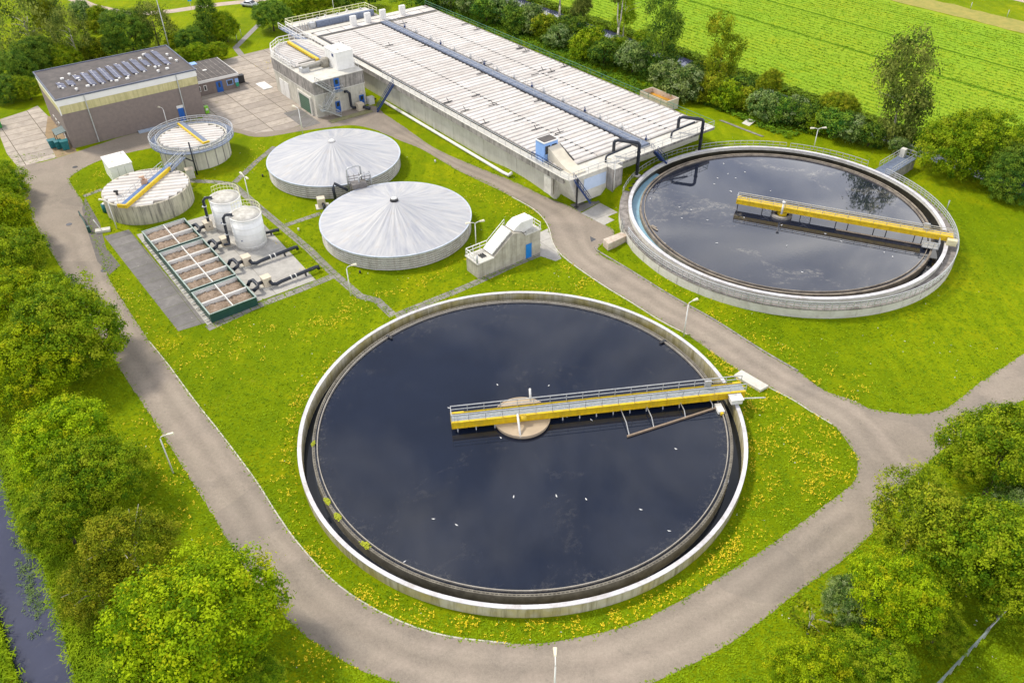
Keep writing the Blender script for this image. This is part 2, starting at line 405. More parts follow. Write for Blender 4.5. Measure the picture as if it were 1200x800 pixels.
# ------------------------------------------------------------------ sheets
def smooth_line(pts, step=1.0, closed=False, lin=False):
    """Catmull-Rom through world points"""
    P = [Vector((p[0], p[1])) for p in pts]; out = []; n = len(P)
    rng = range(n if closed else n-1)
    for i in rng:
        p1, p2 = P[i], P[(i+1)%n]
        p0 = P[i-1] if (closed or i > 0) else p1*2-p2
        p3 = P[(i+2)%n] if (closed or i < n-2) else p2*2-p1
        k = max(1, int((p2-p1).length/step))
        for j in range(k):
            t = j/k
            if lin: out.append(p1.lerp(p2, t)); continue
            out.append(.5*((2*p1)+(-p0+p2)*t+(2*p0-5*p1+4*p2-p3)*t*t+(-p0+3*p1-3*p2+p3)*t**3))
    if not closed: out.append(P[-1])
    return out
def gp(pix): return [G(*q[:2]).to_2d() for q in pix]
def sheet(name, outer, holes, z, mat, kind='structure'):
    loops = [[Vector((p[0], p[1], 0)) for p in l] for l in [outer]+holes]
    tri = tessellate_polygon(loops); flat = [p for l in loops for p in l]
    mb = MB(); fs = []
    for t in tri:
        a, b, c = (flat[i] for i in t)
        cr = (b-a).cross(c-a).z
        if abs(cr) < 1e-9: continue
        fs.append(t if cr > 0 else t[::-1])
    mb.add([(p.x, p.y, z) for p in flat], fs)
    o = mb.build(name, mat); tag(o, kind=kind); return o
def circle(c, r, n=96): return [Vector((c[0]+r*math.cos(2*PI*i/n), c[1]+r*math.sin(2*PI*i/n))) for i in range(n)]
def jitter(pts, a): 
    out = []
    for p in pts: out.append(Vector((p.x+random.uniform(-a,a), p.y+random.uniform(-a,a))))
    return out

ditch_r = gp([(-60,440),(-25,500),(0,546),(7,572),(15,597),(20,612),(32,630),(50,665),(62,700),(75,742),(90,797),(102,850),(120,930)])
ditch_l = gp([(30,930),(30,850),(22,797),(10,760),(-4,718),(-30,650),(-70,560),(-120,480)])
ditch = jitter(smooth_line(ditch_r, 1.0), .12) + jitter(smooth_line(ditch_l, 1.0), .12)
can_l = [bl(58.0, v) for v in (-75,-50,-25,0,25,50,75,100,130,170)]
can_r = [bl(63.6, v) for v in (170,130,100,75,50,25,0,-25,-50,-75)]
canal = jitter(smooth_line(can_l, 2.0), .3) + jitter(smooth_line(can_r, 2.0), .3)
big = [Vector(p) for p in ((-900,-300),(900,-300),(900,1500),(-900,1500))]
ground = sheet('ground', big, [circle(AC, 22.85), circle(BC, 21.9), ditch, canal], 0, M_grass)
def bank_walls(name, loop, z0, mat):
    mb = MB(); n = len(loop)
    for i in range(n):
        a, b = loop[i], loop[(i+1)%n]
        mb.add([(a.x,a.y,.0),(b.x,b.y,.0),(b.x,b.y,z0),(a.x,a.y,z0)], [(0,1,2,3)])
    tag(mb.build(name, mat), kind='structure')
bank_walls('ditch_bank', ditch, -1.2, M_rough); bank_walls('canal_bank', canal, -1.2, M_rough)
sheet('ditch_water', [p for p in ditch], [], -.75, M_ditch)
sheet('canal_water', [p for p in canal], [], -.35, M_ditch)

# road
inner = gp([(83,207),(100,196),(120,187),(147,180),(175,174),(215,166),(245,160),(272,155),(295,160),(315,160),(345,155),(380,150),(415,147),(445,154),(467,164),(490,173),(512,184),(537,200),(570,214),(600,231),(625,245),(638,258),(644,270),(648,285),(660,301),(700,330),(742,356),(774,376),(805,392),(836,414),(860,430),(901,454),(930,469),(950,482),(975,497),(992,515),(1003,533),(1005,549),(1000,565),(982,580),(954,601),(900,640),(850,672),(795,705),(750,727),(700,742),(650,751),(600,754),(525,745),(475,730),(425,705),(387,677),(350,637),(324,601),(300,563),(262,512),(225,465),(197,427),(175,400),(150,362),(127,325),(119,300),(108,272),(100,242),(90,226),(82,213)])
outer = gp([(20,196),(25,225),(45,270),(75,320),(105,375),(140,432),(175,485),(207,535),(246,598),(275,647),(300,682),(327,715),(360,746),(400,773),(462,800),(540,822),(620,830),(700,820),(765,799),(812,777),(850,757),(900,721),(932,695),(982,660),(1017,629),(1045,592),(1080,550),(1125,512),(1200,468),(1300,415),(1420,350),(1370,310),(1300,345),(1200,414),(1150,447),(1125,467),(1107,479),(1075,485),(1030,481),(1000,472),(962,455),(935,435),(892,410),(837,375),(787,347),(737,316),(700,294),(720,272),(690,254),(666,241),(640,231),(600,212),(570,200),(512,175),(475,150),(452,135),(432,124),(371,141),(340,150),(300,152),(260,147),(238,140),(160,156),(120,168),(87,179),(50,190)])
inner_w = jitter(smooth_line(inner, .5, True), .05); outer_w = jitter(smooth_line(outer, .5, True), .06)
sheet('road', outer_w, [inner_w], .012, M_road)
def road_wear():
    mt = asphalt(); nt = mt.node_tree; b = [n for n in nt.nodes if n.type == 'BSDF_PRINCIPLED'][0]; q = N(nt)
    src = b.inputs['Base Color'].links[0].from_socket
    at = q.n('ShaderNodeAttribute'); at.attribute_name = 'across'
    x = q.math('ADD', at.outputs['Fac'], q.math('MULTIPLY', q.math('SUBTRACT', q.noise(.15, 3, .5), .5), .22))
    band = q.ramp(x, [(.0,.5),(.10,.42),(.22,.60),(.32,.70),(.45,.47),(.55,.40),(.66,.62),(.77,.70),(.9,.42),(1.0,.5)])
    c = q.mix(.30, src, band, 'OVERLAY'); q.L(c, b.inputs['Base Color']); mt.name = 'worn_asphalt'; return mt
M_wear = road_wear()
def ribbon(lpx, rpx):
    n = 160; A_ = smooth_line(gp(lpx), .3); B_ = smooth_line(gp(rpx), .3)
    def rs(L):
        return [L[min(len(L)-1, int(i*(len(L)-1)/n))] for i in range(n+1)]
    A_, B_ = rs(A_), rs(B_); K = 24; mb = MB(); acr = []
    for i in range(n+1):
        for k in range(K+1):
            t = .012+.976*k/K; p = A_[i].lerp(B_[i], t); mb.v.append(Vector((p.x,p.y,.0165))); acr.append(k/K)
    for i in range(n):
        for k in range(K):
            q4 = [i*(K+1)+k,i*(K+1)+k+1,(i+1)*(K+1)+k+1,(i+1)*(K+1)+k]; mb.f.append(q4); mb.sm.append(False)
    a, b_, c_ = (mb.v[j] for j in mb.f[0][:3])
    if (b_-a).cross(c_-a).z < 0: mb.f = [f[::-1] for f in mb.f]
    o = mb.build('road_wear', M_wear); o['kind'] = 'structure'
    at = o.data.attributes.new('across','FLOAT','POINT'); at.data.foreach_set('value', acr)
ribbon([(45,270),(75,320),(105,375),(140,432),(175,485),(207,535),(246,598),(275,647),(300,682),(327,715),(360,746),(400,773),(462,800),(540,822),(620,830),(700,820),(765,799),(812,777),(850,757),(900,721),(932,695),(982,660),(1017,629)],
       [(108,275),(127,325),(150,362),(175,400),(197,427),(225,465),(262,512),(300,563),(324,601),(350,637),(387,677),(425,705),(475,730),(525,745),(600,753),(650,751),(700,742),(750,727),(795,705),(850,672),(900,640),(954,601),(982,580)])
ribbon([(445,155),(490,173),(537,200),(600,231),(638,258),(648,285),(700,330),(742,356),(805,392),(860,430),(930,469),(975,497),(1004,535)],
       [(452,136),(512,175),(570,200),(640,231),(685,255),(697,292),(737,316),(787,347),(850,384),(905,419),(962,455),(1020,480),(1080,550)])
def kerb(name, pix, w=.14, h=.07, mat=M_conc):
    L = smooth_line(gp(pix), 1.0); mb = MB()
    for a, b in zip(L[:-1], L[1:]): mb.beam((a.x,a.y,h/2-.02), (b.x,b.y,h/2-.02), w, h+.04)
    tag(mb.build(name, mat), kind='structure')
kerb('kerb', [(600,231),(625,245),(638,258),(644,270),(648,285),(660,301),(700,330),(742,356),(774,376),(805,392)])
kerb('kerb', [(697,290),(700,294),(737,316),(787,347),(837,375),(892,410),(935,435)], .18, .12, M_concd)
kerb('kerb', [(175,400),(197,427),(225,465),(262,512),(300,563),(324,601),(350,637),(387,677),(425,705),(475,730),(525,745),(600,754)], .12, .04)
kerb('kerb', [(901,454),(930,469),(950,482),(975,497)], .12, .05)
sheet('yard', gp([(238,139),(258,146),(300,156),(335,152),(371,141),(432,122),(420,85),(400,60),(319,56),(282,65),(261,71),(235,92)]), [], .02, M_yard)
sheet('yard', gp([(0,160),(0,140),(31,130),(44,124),(56,136),(53,158),(66,185),(21,196),(8,180)]), [], .02, M_yard)
sheet('dirt', gp([(56,136),(75,140),(90,178),(66,185),(50,160)]), [], .008, M_sand)
sheet('paving', gp([(122,277),(151,269),(242,378),(209,388)]), [], .016, M_pave)
sheet('concrete_pad', gp([(370,328),(300,354),(243,381),(160,275),(288,240)]), [], .024, M_pad)
sheet('tarmac_apron', gp([(100,232),(117,262),(124,290),(141,311),(128,322),(114,306),(104,275),(96,245)]), [], .018, simple('older_tarmac', (.16,.145,.13), (.12,.11,.10), 1, .9))
def path(name, pix, w=1.1, mat=M_foot, z=.010, hf=None):
    L = smooth_line(gp(pix), 1.0, lin=True)
    l = []; r = []
    for i, p in enumerate(L):
        d = (L[min(i+1,len(L)-1)] - L[max(i-1,0)]).normalized(); nrm = Vector((-d.y, d.x))*w/2
        l.append(p+nrm); r.append(p-nrm)
    mb = MB(); n = len(L)
    zz = lambda p: z + (Hg(p.x, p.y)+.02 if hf else 0)
    mb.add([(p.x,p.y,zz(p)) for p in l]+[(p.x,p.y,zz(p)) for p in r], [(n+i,n+i+1,i+1,i) for i in range(n-1)])
    tag(mb.build(name, mat), kind='structure')
path('footpath', [(222,212),(250,213),(273,216),(300,240),(332,267),(362,292),(387,317),(422,347),(442,352),(461,370)])
path('footpath', [(463,370),(500,355),(530,343),(560,330),(600,311),(634,297)], z=.014)
path('footpath', [(335,264),(376,250)], 1.0, z=.016)
path('footpath', [(275,214),(300,190),(322,172)], 1.0, z=.015)
path('footpath', [(243,385),(300,359),(350,340),(389,324)], 1.2, z=.017)
path('footpath', [(98,230),(120,222)], .9)
path('footpath', [(284,66),(276,56),(288,44),(303,29)], 1.3, simple('grey_path', (.30,.27,.25), (.22,.20,.19)))
path('track', [(60,-12),(85,-2),(105,7),(140,15),(175,16),(204,13),(230,9),(260,5),(300,1),(340,-6)], 3.2, M_gravel)
sheet('concrete_pad', gp([(681,250),(703,238),(724,249),(712,254),(720,258),(708,264)]), [], .03, M_pad)
sheet('concrete_pad', gp([(668,240),(697,232),(703,237),(680,249)]), [], .022, M_pave)
sheet('concrete_pad', gp([(633,300),(633,272),(642,268),(646,280),(658,303),(651,306)]), [], .02, M_pad)
path('puddle', [(677,268),(684,276),(696,282)], 1.0, M_tar, .016)

# field, strip beyond it, track
def bsheet(name, poly, z, mat, jit=.4):
    return sheet(name, jitter(smooth_line([bl(*p) for p in poly], 2.5, True, True), jit), [], z, mat)
bsheet('field', [(65.5,-120),(65.5,230),(134,230),(134,-120)], .03, M_crop)
bsheet('field_margin', [(134.5,-120),(134.5,230),(143,230),(143,-120)], .02, simple('dry_grass_margin', (.36,.30,.06), (.24,.24,.04), .5, .95, bump=.5))
bsheet('path', [(158,-120),(158,230),(161,230),(161,-120)], .02, M_gravel)

# bank of higher ground between the covered basin and the rear tank
def bank():
    mb = MB(); st = .6; us = np.arange(-8, 56, st); vs = np.arange(-50, 33, st)
    idx = {}
    for i, u in enumerate(us):
        for j, v in enumerate(vs):
            p = bl(u, v); h = Hg(p.x, p.y)
            idx[i, j] = len(mb.v); mb.v.append(Vector((p.x, p.y, h - .03)))
    for i in range(len(us)-1):
        for j in range(len(vs)-1):
            q = [idx[i,j], idx[i+1,j], idx[i+1,j+1], idx[i,j+1]]
            if max(mb.v[k].z for k in q) < -.02: continue
            if min((mb.v[k].to_2d()-BC).length for k in q) < 22.0: continue
            mb.f.append(q); mb.sm.append(True)
    tag(mb.build('lawn_bank', M_grass), kind='structure')
bank()
path('footpath', [(843,148),(868,158),(893,167)], .9, hf=True, z=.012)

# ------------------------------------------------------------------ front settling tank
t = thing('settling_tank', 'large low round concrete tank with white rim and algae stained wall in front', 'settling tank', AC)
g = MB().lathe([(AR-.36,-1.6),(AR,-1.6),(AR,1.22),(AR-.36,1.22)], 160, closed=True, smooth=False)
for i in range(52): g.box(-.035,.035,AR-.02,AR+.015,0,1.2,M=Matrix.Rotation(2*PI*i/52,4,'Z'))
g.build('tank_wall', M_algae, t)
MB().lathe([(AR-.38,1.22),(AR+.02,1.22),(AR+.02,1.31),(AR-.38,1.31)], 160, closed=True).build('rim_cap', M_rim, t)
mb = MB().lathe([(21.35,-1.5),(21.62,-1.5),(21.62,.98),(21.35,.98)], 160, closed=True)
for i in range(360):                      # notched overflow plate
    a = 2*PI*i/360; mb.beam((21.48*math.cos(a),21.48*math.sin(a),1.02),(21.48*math.cos(a+.011),21.48*math.sin(a+.011),1.02),.05,.10)
mb.build('overflow_weir', simple('weir_concrete', (.24,.22,.18), (.14,.125,.10), 1.2, .8), t)
MB().lathe([(21.05,.88),(21.13,.88),(21.13,1.10),(21.05,1.10)], 160, closed=True).build('scum_board', simple('scum_board_edge', (.40,.37,.32), (.28,.25,.21), 1, .7), t)
MB().cyl(0,0,-1.5,1.28,2.9,n=72,smooth=False).build('centre_plinth', M_stone, t)
mb = MB().lathe([(2.87,1.1),(2.98,1.1),(2.98,1.32),(2.87,1.32)], 72, closed=True); mb.build('plinth_rim', M_stone, t)
for a in (0.15,1.9):            # short brackets on the weir
    aa = a+.5; MB().beam((20.5*math.cos(aa),20.5*math.sin(aa),1.05),(21.4*math.cos(aa),21.4*math.sin(aa),1.05),.30,.14).build('bracket', M_dark, t)
def disc(name, c, r, z, mat):
    mb = MB(); n = 120
    mb.add([(c[0]+r*math.cos(2*PI*i/n), c[1]+r*math.sin(2*PI*i/n), z) for i in range(n)], [tuple(range(n))])
    o = mb.build(name, mat); o['kind'] = 'structure'; return o
def ringsheet(name, c, r0, r1, z, mat, n=120):
    mb = MB(); vs = []
    for r in (r0, r1): vs += [(c[0]+r*math.cos(2*PI*i/n), c[1]+r*math.sin(2*PI*i/n), z) for i in range(n)]
    mb.add(vs, [(i, n+i, n+(i+1)%n, (i+1)%n) for i in range(n)]); o = mb.build(name, mat); o['kind'] = 'structure'; return o
disc('water', AC, 21.34, .88, M_waterA)
ringsheet('water', AC, 21.63, AR-.37, -.35, M_laund)
def moss(c, r, ang, size, label):
    mb = MB(); p = Vector((c[0]+r*math.cos(ang), c[1]+r*math.sin(ang), .98))
    mb.cyl(0,0,0,.05,size*.2,size*.15,12)
    for i in range(300):
        q = Vector((random.gauss(0,size*.24), random.gauss(0,size*.11), abs(random.gauss(0,.05))))
        s_ = .07; a = random.uniform(0, PI)
        dx = Vector((math.cos(a), math.sin(a), random.uniform(-.4,.4)))*s_; dy = Vector((-math.sin(a), math.cos(a), random.uniform(-.4,.4)))*s_
        mb.add([q-dx-dy, q+dx-dy, q+dx+dy, q-dx+dy], [(0,1,2,3)])
    o = mb.build('moss_tuft', simple('moss', (.42,.45,.02), (.26,.30,.015), 4, .9)); o.location = p; o.rotation_euler = (0,0,ang+PI/2)
    tag(o, label, 'moss tuft', 'moss tufts growing on the front tank overflow')
for px, py, s_, lb in ((367,520,.5,'small moss tuft, uppermost of four along the front tank inner edge'),
                   (382,588,.75,'moss tuft second from the top along the front tank inner edge'),
                   (394,606,.75,'moss tuft third from the top along the front tank inner edge'),
                   (427,639,.9,'wide moss tuft, lowest of four on the front tank inner edge')):
    p = G(px,py,1.0); d = p.to_2d()-AC; moss(AC, 21.5, math.atan2(d.y,d.x), s_, lb)

# rotating bridge of the front tank: local x runs from the pivot to the rim
def bridge(name, label, c, zdeck, pend, back, out, gh, water_z, deckmat, sideh, yellow_deck, group=None):
    d = (pend - c).normalized(); rz = math.atan2(d.y, d.x); W = .48 if yellow_deck else .60
    t = thing(name, label, 'scraper bridge', (c.x, c.y, 0), rz)
    z0 = zdeck - gh
    for s_ in (-1, 1):
        g = MB().box(-back, out, s_*(W+.06)-.07, s_*(W+.06)+.07, z0, zdeck)
        g.box(-back, out, s_*(W+.10)-.13, s_*(W+.10)+.13, zdeck-.05, zdeck+.02)
        g.box(-back, out, s_*(W+.10)-.13, s_*(W+.10)+.13, z0-.04, z0+.03)
        for i in range(int((back+out)/1.9)+1): g.box(-back+i*1.9, -back+i*1.9+.05, s_*(W+.10)-.12, s_*(W+.10)+.12, z0, zdeck-.05)
        g.build('girder', M_yel, t)
    g = MB().box(-back+.02, out-.02, -W+.03, W-.03, zdeck-.12, zdeck-.04)
    g.build('walkway_deck', deckmat, t)
    for i in range(int((back+out)/1.6)+1): MB().box(-back+i*1.6, -back+i*1.6+.08, -W, W, z0+.05, z0+.15).build('cross_member', M_yel, t)
    for s_ in (-1, 1):
        MB().rail([(-back+.05,s_*(W+.1),zdeck),(out,s_*(W+.1),zdeck)], sideh, 1.7, .04).build('handrail', M_galv, t)
    MB().rail([(-back+.05,-(W+.1),zdeck),(-back+.05,W+.1,zdeck)], sideh, 1.7, .035).build('end_rail', M_galv, t)
    return t, W, z0
pe = G(862,454,2.1).to_2d()
tA, W_, z0 = bridge('scraper_bridge', 'yellow girder bridge with grey walkway and double handrails spanning half the front tank', AC, 2.15, pe, 7.4, 24.0, .78, .88, M_deck, .95, False)
for x in (-6.8,-4.9,-2.95,4.2,6.0,7.8,9.6,11.4,13.2,15,16.8):
    MB().beam((x,-W_-.05,z0), (x,-W_-.35,.4), .10, .10).build('scraper_hanger', M_galv, tA); MB().beam((x,W_,z0), (x,W_,.4), .08, .08).build('scraper_hanger', M_galv, tA)
# skimmer arm drifting away from the bridge, held by four struts
a0 = Vector((21.0,-1.5,1.0)); a1 = Vector((10.2,-4.3,1.0))
ga = MB().beam(a0, a1, .16, .20); ga.build('skimmer_arm', simple('skimmer_arm_paint', (.32,.24,.17), (.24,.18,.13), 2, .7), tA)
for k in (.08,.38,.72,.98):
    p = a0.lerp(a1, k); MB().tube([(p.x,-W_-.1,z0+.05),(p.x+.1,(p.y-W_)/2-.2,z0-.05),(p.x,p.y,1.05)], .05, 5).build('skimmer_strut', M_galv, tA)
g = MB().box(22.1,23.3,-W_-1.25,-W_-.3,1.42,2.0); g.box(22.0,23.4,-W_-1.35,-W_-.25,2.0,2.06); g.build('drive_unit', M_white, tA)
for y in (-W_-.9, W_+.2):
    MB().cyl(0,0,-.12,.12,.22,n=16,M=Matrix.Translation((22.85,y,1.56))@Matrix.Rotation(PI/2,4,'Y')).build('drive_wheel', M_dark, tA)
g = MB().box(20.5,21.2,-2.5,-1.2,.90,1.25); g.build('scum_box', M_white, tA)
MB().box(20.7,21.0,-2.75,-2.5,.93,1.2).build('scum_box_end', M_yel, tA)
MB().tube([(23.3,-1.2,1.6),(26.0,-1.45,1.55)], .07).build('current_arm', M_white, tA)
MB().cyl(0,0,1.2,z0+.2,.75,.6,20).build('pivot_bearing', M_yel, tA)
MB().tube([(-.6,-2.9,1.1),(-.6,-.9,2.6)], .12).build('feed_pipe', M_white, tA)
MB().tube([(1.1,1.1,2.2),(1.1,1.6,3.6)], .12).build('feed_pipe', M_white, tA)
MB().tube([(-.3,-1.0,2.0),(.3,-1.0,2.0)], .35).build('slip_ring_housing', M_yel, tA)

# ------------------------------------------------------------------ rear settling tank
RZ = 2.5
t = thing('settling_tank', 'round concrete tank with outer gallery, railings and pale blue inner channel', 'settling tank', (BC.x, BC.y, 0))
o_ = 'rear'
MB().lathe([(BR-.42,-1.4),(BR,-1.4),(BR,RZ-.1),(BR-.42,RZ-.1)], 160, closed=True).build('tank_wall', M_concl, t)
MB().lathe([(BR-.46,-1.3),(BR-.425,-1.3),(BR-.425,RZ-.5),(BR-.46,RZ-.5)], 160, closed=True).build('wet_lining', M_wet, t)
MB().lathe([(BR-.45,RZ-.1),(BR+.04,RZ-.1),(BR+.04,RZ),(BR-.45,RZ)], 160, closed=True).build('rim_cap', M_rim, t)
MB().lathe([(BR+.07,1.62),(BR+1.28,1.62),(BR+1.28,1.80),(BR+.07,1.80)], 160, closed=True).build('gallery_slab', simple('lichened_concrete', (.34,.31,.29), (.16,.145,.135), 1.1, .9, dirt=(.09,.08,.07), dirt_amt=.7), t)
mb = MB().lathe([(BR+1.0,-.1),(BR+1.25,-.1),(BR+1.25,1.62),(BR+1.0,1.62)], 160, closed=True)
for i in range(44):
    a = 2*PI*i/44; mb.box(-.05,.05,BR+1.2,BR+1.29,0,1.62,M=Matrix.Rotation(a,4,'Z'))
mb.build('outer_wall', M_concl, t)
def arcpts(r, a0, a1, z, n): return [(r*math.cos(a0+(a1-a0)*i/n), r*math.sin(a0+(a1-a0)*i/n), z) for i in range(n+1)]
def angB(px, py, z): d = G(px,py,z).to_2d()-BC; return math.atan2(d.y, d.x)
ga, gb, gc = angB(1017,196,2), angB(1034,203,2), angB(738,262,2)+2*PI
MB().rail(arcpts(BR+1.22, ga+.012, angB(926,171,2), 1.8, 12), 1.05, 3, .035).build('railing', M_galv, t)
MB().rail(arcpts(BR+1.22, angB(922,171,2)+.006, angB(742,228,2), 1.8, 34), 1.05, 3, .035).build('railing', M_galv, t)
aw = angB(737,272,2); aw = aw-2*PI if aw > 0 else aw
MB().rail(arcpts(BR+1.22, aw, gb-.012, 1.8, 90), 1.0, 3, .05, mids=(.35,.68)).build('railing', M_galv, t)
MB().lathe([(19.9,-1.3),(20.15,-1.3),(20.15,1.98),(19.9,1.98)], 160, closed=True).build('overflow_weir', simple('weir_stone', (.30,.25,.19), (.15,.125,.10), 1.1, .8), t)
MB().lathe([(19.45,1.75),(19.53,1.75),(19.53,2.04),(19.45,2.04)], 160, closed=True).build('scum_board', simple('scum_board_tan', (.36,.31,.25), (.18,.15,.12), .8, .7), t)
a0, a1 = angB(800,315,1.2), angB(770,205,1.2)
if a0 < 0: a0 += 2*PI
MB().lathe([(20.17,1.2),(BR-.44,1.2),(BR-.44,1.4),(20.17,1.4)], 60, a0=min(a0,a1+0), a1=max(a0,a1), closed=True).build('channel_coating', M_cyan, t)
disc('water', BC, 19.89, 1.82, M_waterB)
ringsheet('water', BC, 20.16, BR-.43, .9, M_laund)
mb = MB()
mb.lathe([(1.0,-1.2),(1.48,-1.2),(1.48,2.15),(1.0,2.15)], 48, closed=True); mb.build('centre_ring', M_concd, t)
MB().cyl(0,0,-1,1.9,.99,n=24).build('centre_core', M_dark, t)
g = MB().box(-.55,.55,-.55,.4,1.9,2.5); g.build('pivot_base', M_yel, t)
pe = G(1110,276,3.2).to_2d()
tB, W_, z0 = bridge('scraper_bridge', 'all yellow girder bridge spanning half the rear tank', BC, 3.40, pe, 6.5, 22.2, .62, 1.82, M_yel, .55, True)
for x in (-6.2,-2.7,-1.3,2.6,4.0,7.4,9.0,12.4,14.0,17.6,18.6): MB().beam((x,-W_-.05,z0), (x,-W_-.15,1.0), .12, .12).build('scraper_hanger', M_dark, tB)
for x0,x1 in ((-2.7,-1.3),(2.6,4.0)): g = MB(); g.beam((x0,-W_-.1,z0),(x1,-W_-.15,1.9),.05,.05); g.beam((x1,-W_-.1,z0),(x0,-W_-.15,1.9),.05,.05); g.build('cross_brace', M_galv, tB)
MB().beam((7.6,-1.6,2.0),(19.2,-1.6,2.0),.10,.14).build('skimmer_arm', simple('skimmer_arm_brown', (.34,.27,.2), (.26,.2,.15), 2, .7), tB)
g = MB().rail([(18.6,-2.6,2.3),(20.6,-2.6,2.3),(20.6,-.8,2.3)], .8, .7, .04); g.box(18.6,20.6,-2.6,-.8,2.2,2.3); g.build('access_cage', M_galv, tB)
g = MB().box(21.5,22.7,-W_-1.0,-W_-.25,2.55,3.3); g.build('drive_unit', simple('cream_drive_paint', (.72,.66,.42), (.6,.54,.32), 2, .5), tB)
MB().tube([(0,-.9,2.5),(0,-.75,4.2)], .16, 8, r2=.10).build('lamp_column', M_white, tB)
MB().cyl(0,-.75,4.2,4.4,.22,n=12).build('lamp_globe', M_white, tB)
for tt, w_, zz, L_ in ((tA, .60, 2.15, 24.0), (tB, .48, 3.40, 22.6)):
    MB().tube([(-6, w_+.12, zz+.10), (L_-1, w_+.12, zz+.10)], .045, 6).build('power_cable', M_dark, tt)
    MB().box(L_-4.2, L_-3.5, w_-.25, w_-.02, zz, zz+.9).build('control_box', M_galv, tt)
# floating scraper debris near the rim
mb = MB()
mb.box(-.9,.9,-.18,.0,0,.12); mb.box(-.6,.3,.0,.35,.02,.10)
o = mb.build('floating_board', simple('debris', (.40,.34,.27), (.10,.08,.06), 2, .8)); p = G(766,267,1.86); o.location = p; o.rotation_euler = (0,0,-.95)
tag(o, 'small brown floating board with scum caught at the left edge of the rear tank water', 'board')
# short stair up to the gallery from the left
p = G(728,276,.2).to_2d(); q = p + (BC-p).normalized()*3.2
t = thing('gallery_stair', 'short steel stair with two handrails climbing to the left side of the rear tank gallery', 'stair', (p.x,p.y,0), math.atan2((BC-p).y,(BC-p).x))
L = (BC-p).length - (BR+1.3)
g = MB()
for i in range(8): g.box(L*i/8, L*(i+1)/8, -.45,.45, 1.8*(i+1)/8-.05, 1.8*(i+1)/8)
g.build('tread', M_deck, t)
for s_ in (-1,1): MB().rail([(0,s_*.5,.1),(L,s_*.5,1.8)], 1.0, .9, .035).build('handrail', M_galv, t)
# jetty platform
p0 = G(1022,199,2.2).to_2d(); p1 = G(1054,180,2.2).to_2d(); d = (p1-p0).normalized(); Lj = (p1-p0).length
t = thing('sampling_platform', 'concrete platform with blue-grey deck and railings jutting out behind the rear tank', 'platform', (p0.x,p0.y,0), math.atan2(d.y,d.x))
MB().box(.1,Lj+1,-2.4,.0,-.3,1.75).build('platform_wall', M_concd, t)
MB().box(-.6,Lj+1.1,-2.45,.05,1.75,1.85).build('platform_deck', M_grate, t)
for pts in ([(2.2,0,1.85),(Lj+1,0,1.85)], [(Lj+1,0,1.85),(Lj+1,-2.4,1.85)], [(1.5,-2.4,1.85),(Lj+1,-2.4,1.85)]): MB().rail(pts, 1.05, 1.5, .035).build('railing', M_galv, t)
MB().box(Lj-.3,Lj+.5,-.9,-.1,1.85,3.2).build('control_cabinet', M_concl, t)

# ------------------------------------------------------------------ gulls
def gull_mesh():
    bm = bmesh.new()
    prof = [(-.30,.015,.012,.10),(-.20,.05,.03,.09),(-.10,.085,.07,.08),(0,.10,.09,.08),(.09,.085,.085,.09),(.15,.05,.055,.13),(.18,.045,.05,.17),(.22,.042,.04,.185),(.25,.012,.012,.18),(.30,.006,.006,.172)]
    rings = []
    for x, w, h, z in prof:
        rings.append([bm.verts.new((x, w*math.cos(2*PI*k/10), z+h*math.sin(2*PI*k/10))) for k in range(10)])
    for a, b in zip(rings[:-1], rings[1:]):
        for k in range(10): bm.faces.new((a[k], a[(k+1)%10], b[(k+1)%10], b[k]))
    bm.faces.new(rings[0][::-1]); bm.faces.new(rings[-1])
    for s_ in (-1,1):      # folded wings
        v = [bm.verts.new(c) for c in ((.08,s_*.09,.13),(-.05,s_*.105,.13),(-.34,s_*.03,.14),(-.10,s_*.06,.175),(.06,s_*.06,.17))]
        bm.faces.new(v if s_ > 0 else v[::-1])
    for f in bm.faces: f.smooth = True
    me = bpy.data.meshes.new('gull'); bm.to_mesh(me); bm.free(); me.materials.append(M_gull); return me
GM = gull_mesh()
ordn = ['first','second','third','fourth','fifth','sixth','seventh','eighth','ninth','tenth','eleventh','twelfth','thirteenth','fourteenth','fifteenth','sixteenth','seventeenth','eighteenth','nineteenth','twentieth','twenty-first','twenty-second','twenty-third','twenty-fourth','twenty-fifth','twenty-sixth']
def flock(pts, z, where):
    pts = sorted(pts)
    for i, (x, y) in enumerate(pts):
        o = bpy.data.objects.new('gull', GM); COL.objects.link(o)
        p = G(x, y, z); o.location = (p.x, p.y, z-.03); o.rotation_euler = (0,0,random.uniform(0,6.28)); s_ = .62; o.scale = (s_,s_,s_)
        lb = 'white gull %s, %s from the left' % (where, ordn[i]) if i < len(pts)-1 else 'white gull %s, the rightmost' % where
        tag(o, lb, 'gull', 'gulls %s' % where)
flock([(526,478),(583,451),(643,452),(587,513),(664,488),(693,492),(792,526),(602,582),(652,581),(687,585),(751,597),(784,622),(474,658),(508,608),(535,615)], .88, 'floating on the front tank')
flock([(853,204),(873,202),(841,209),(862,209),(837,216),(856,224),(762,233),(796,243),(810,246),(799,256),(829,258),(840,285),(779,285),(903,224),(916,264),(922,288),(967,274),(986,283),(1036,296),(1046,301),(940,319),(872,255),(857,225),(848,192)], 1.82, 'floating on the rear tank')
flock([(890,234),(875,232),(945,244)], 3.47, 'standing on the yellow deck of the rear bridge')

